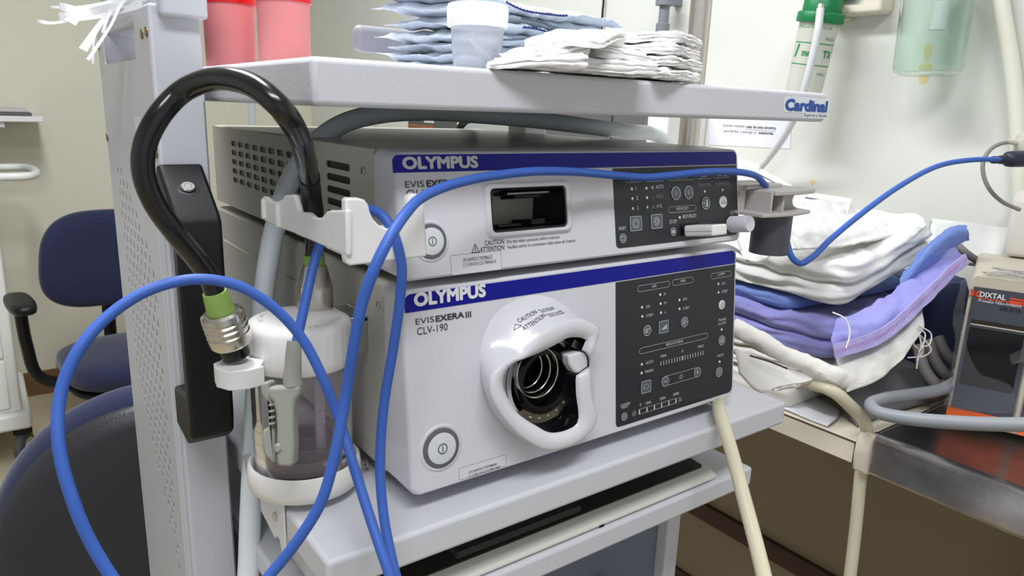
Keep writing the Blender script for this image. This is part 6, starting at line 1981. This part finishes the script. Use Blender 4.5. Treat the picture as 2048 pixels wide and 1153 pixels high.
def office_chair(label, loc, rz, seat_z, back_z, back_w, back_h, arms=True, shell=True, back_rx=0.0, back_dy=0.22, e=3.0, taper=0.0):
    o = thing('office_chair', label, 'chair', loc)
    x0, y0 = loc[0], loc[1]
    R_ = Matrix.Rotation(rz, 4, 'Z')
    def W_(x, y, z):
        return Vector((x0, y0, 0)) + R_ @ Vector((x, y, z))
    bm_ = place(cushion(0.46, 0.44, 0.09, 3.4, 0.5), (0, 0, 0), 0, PI / 2)
    bmesh.ops.transform(bm_, matrix=Matrix.Translation((x0, y0, seat_z - 0.045)) @ R_, verts=bm_.verts[:])
    obj('seat', bm_, NAVY, o, smooth=True, angle=80)
    bm_ = cushion(0.44, 0.42, 0.03, 3.4, 0.0)
    bmesh.ops.transform(bm_, matrix=Matrix.Translation((x0, y0, seat_z - 0.10)) @ R_ @ Matrix.Rotation(PI / 2, 4, 'X'), verts=bm_.verts[:])
    obj('seat_pan', bm_, BLACK, o, smooth=True, angle=80)
    bm_ = cushion(back_w, back_h, 0.07, e, 0.4, curve=-0.035, taper=taper)
    bmesh.ops.transform(bm_, matrix=Matrix.Translation(W_(0, back_dy, back_z)) @ R_ @ Matrix.Rotation(back_rx, 4, 'X'), verts=bm_.verts[:])
    obj('backrest', bm_, NAVY, o, smooth=True, angle=80)
    if shell:
        bm_ = cushion(back_w - 0.02, back_h - 0.02, 0.05, e, 0.6, curve=-0.035, taper=taper)
        bmesh.ops.transform(bm_, matrix=Matrix.Translation(W_(0, back_dy + 0.042, back_z - 0.006)) @ R_ @ Matrix.Rotation(back_rx, 4, 'X'), verts=bm_.verts[:])
        obj('back_shell', bm_, SHELL, o, smooth=True, angle=80)
    obj('back_bar', tube(new(), [W_(0, 0.10, seat_z - 0.12), W_(0, back_dy + 0.05, seat_z - 0.10), W_(0, back_dy + 0.06, seat_z + 0.05), W_(0, back_dy + 0.05, back_z)], 0.022, 12, 6), BLACK, o, smooth=True)
    obj('gas_column', lathe(new(), [(0.025, 0.08), (0.025, seat_z - 0.10)], (x0, y0, 0), (0, 0, 1), 20), BLACK, o, smooth=True, angle=40)
    for k in range(5):
        a_ = 2 * PI * k / 5 + rz
        lg_ = obj('base_leg', tube(new(), [(x0, y0, 0.10), (x0 + 0.15 * math.cos(a_), y0 + 0.15 * math.sin(a_), 0.09), (x0 + 0.28 * math.cos(a_), y0 + 0.28 * math.sin(a_), 0.068)], lambda t: 0.026 - 0.008 * t, 10, 5), BLACK, o, smooth=True)
        obj('caster', lathe(new(), [(0.012, -0.02), (0.027, -0.018), (0.028, 0.018), (0.012, 0.02)], (x0 + 0.28 * math.cos(a_), y0 + 0.28 * math.sin(a_), 0.0285), (-math.sin(a_), math.cos(a_), 0), 18), BLACK, lg_, smooth=True, angle=40)
    if arms:
        for s_ in (-1, 1):
            A_ = obj('armrest', place(cushion(0.075, 0.23, 0.035, 3, 0.0), (0, 0, 0), 0, PI / 2), BLACK, o, smooth=True, angle=80)
            A_.data.transform(Matrix.Translation(W_(s_ * 0.318, -0.02, seat_z + 0.205)) @ R_)
            obj('arm_post', tube(new(), [W_(s_ * 0.318, 0.0, seat_z + 0.19), W_(s_ * 0.312, 0.0, seat_z + 0.06), W_(s_ * 0.29, 0.0, seat_z - 0.05), W_(s_ * 0.18, 0.0, seat_z - 0.11)], 0.018, 12, 6, ry=0.026), BLACK, A_, smooth=True)
    return o
office_chair('navy office chair with a black armrest in front of the far wall', (0.14, 2.28, 0), 0.10, 0.485, 0.755, 0.44, 0.35, True, True, -0.12, 0.26, 2.9, -0.22)
office_chair('navy office chair seen from behind, black back shell close to the column', (-0.012, 1.02, 0), PI - 0.12, 0.46, 0.655, 0.49, 0.50, False, True, 0.10, 0.30, 2.05)
# cart
CA = thing('supply_cart', 'white supply cart on casters at the left edge', 'cart', (-0.45, 2.75, 0))
CARTW = mat('cart_white', (226, 228, 224), 0.4)
cx1 = -0.20
obj('body', box(new(), -0.75, cx1, 2.56, 3.0, 0.21, 1.0), CARTW, CA, bevel=0.008)
obj('plinth', box(new(), -0.77, cx1 + 0.022, 2.53, 3.02, 0.15, 0.212), CARTW, CA, bevel=0.012, seg=3)
obj('top', box(new(), -0.77, cx1 + 0.012, 2.54, 3.02, 1.0, 1.03), CARTW, CA, bevel=0.008)
for k in range(4):
    d_ = obj('drawer', box(new(), -0.73, cx1 - 0.035, 2.552, 2.562, 0.23 + k * 0.19, 0.41 + k * 0.19), CARTW, CA, bevel=0.004)
    obj('drawer_handle', box(new(), -0.60, -0.40, 2.535, 2.552, 0.375 + k * 0.19, 0.39 + k * 0.19), CHROME, d_, bevel=0.003)
obj('push_handle', tube(new(), [(cx1 - 0.01, 2.60, 1.05), (cx1 + 0.10, 2.60, 1.05), (cx1 + 0.13, 2.66, 1.05), (cx1 + 0.13, 2.92, 1.05), (cx1 + 0.10, 2.98, 1.05), (cx1 - 0.01, 2.98, 1.05)], 0.014, 14, 6), CARTW, CA, smooth=True)
for x in (-0.70, -0.21):
    for y in (2.59, 2.96):
        c_ = obj('caster', lathe(new(), [(0.02, -0.018), (0.05, -0.016), (0.06, -0.010), (0.06, 0.010), (0.05, 0.016), (0.02, 0.018)], (x, y, 0.06), (0.9, -0.4, 0), 28), bpy.data.materials['caster_grey'], CA, smooth=True, angle=40)
        obj('hub', lathe(new(), [(0.036, -0.020), (0.036, 0.020)], (x, y, 0.06), (0.9, -0.4, 0), 24), mat('hub_beige', (200, 190, 172), 0.5) if 'hub_beige' not in bpy.data.materials else bpy.data.materials['hub_beige'], c_, smooth=True, angle=40)
        obj('fork', box(new(), x - 0.03, x + 0.03, y - 0.025, y + 0.025, 0.118, 0.152), BLACK, c_, bevel=0.004)
# shelf on the far wall with folders
p = at(88, 245, y=2.98)
WS = thing('wall_shelf', 'white wall shelf on the cream wall at the far left', 'shelf', (-0.4, 3.1, p.z))
obj('board', box(new(), -0.9, p.x, 2.98, YB - 0.001, p.z, p.z + 0.022), CARTW, WS, bevel=0.003)
for x in (-0.7, -0.15):
    obj('bracket', box(new(), x, x + 0.02, 3.0, YB - 0.001, p.z - 0.02, p.z), CARTW, WS)
for k, (lb, cc_) in enumerate((('dark folder lying on the wall shelf, lower of two', (92, 88, 92)), ('pale folder lying on the wall shelf, upper of two', (196, 192, 190)))):
    bm = box(new(), -0.55, p.x - 0.035 - 0.01 * k, 3.0 + 0.01 * k, 3.24, p.z + 0.0225 + k * 0.0135, p.z + 0.0355 + k * 0.0135)
    tag(obj('folder', bm, mat('folder_%s' % ('dark', 'pale')[k], cc_, 0.5), None, bevel=0.002), lb, 'folder', 'folders on the wall shelf')
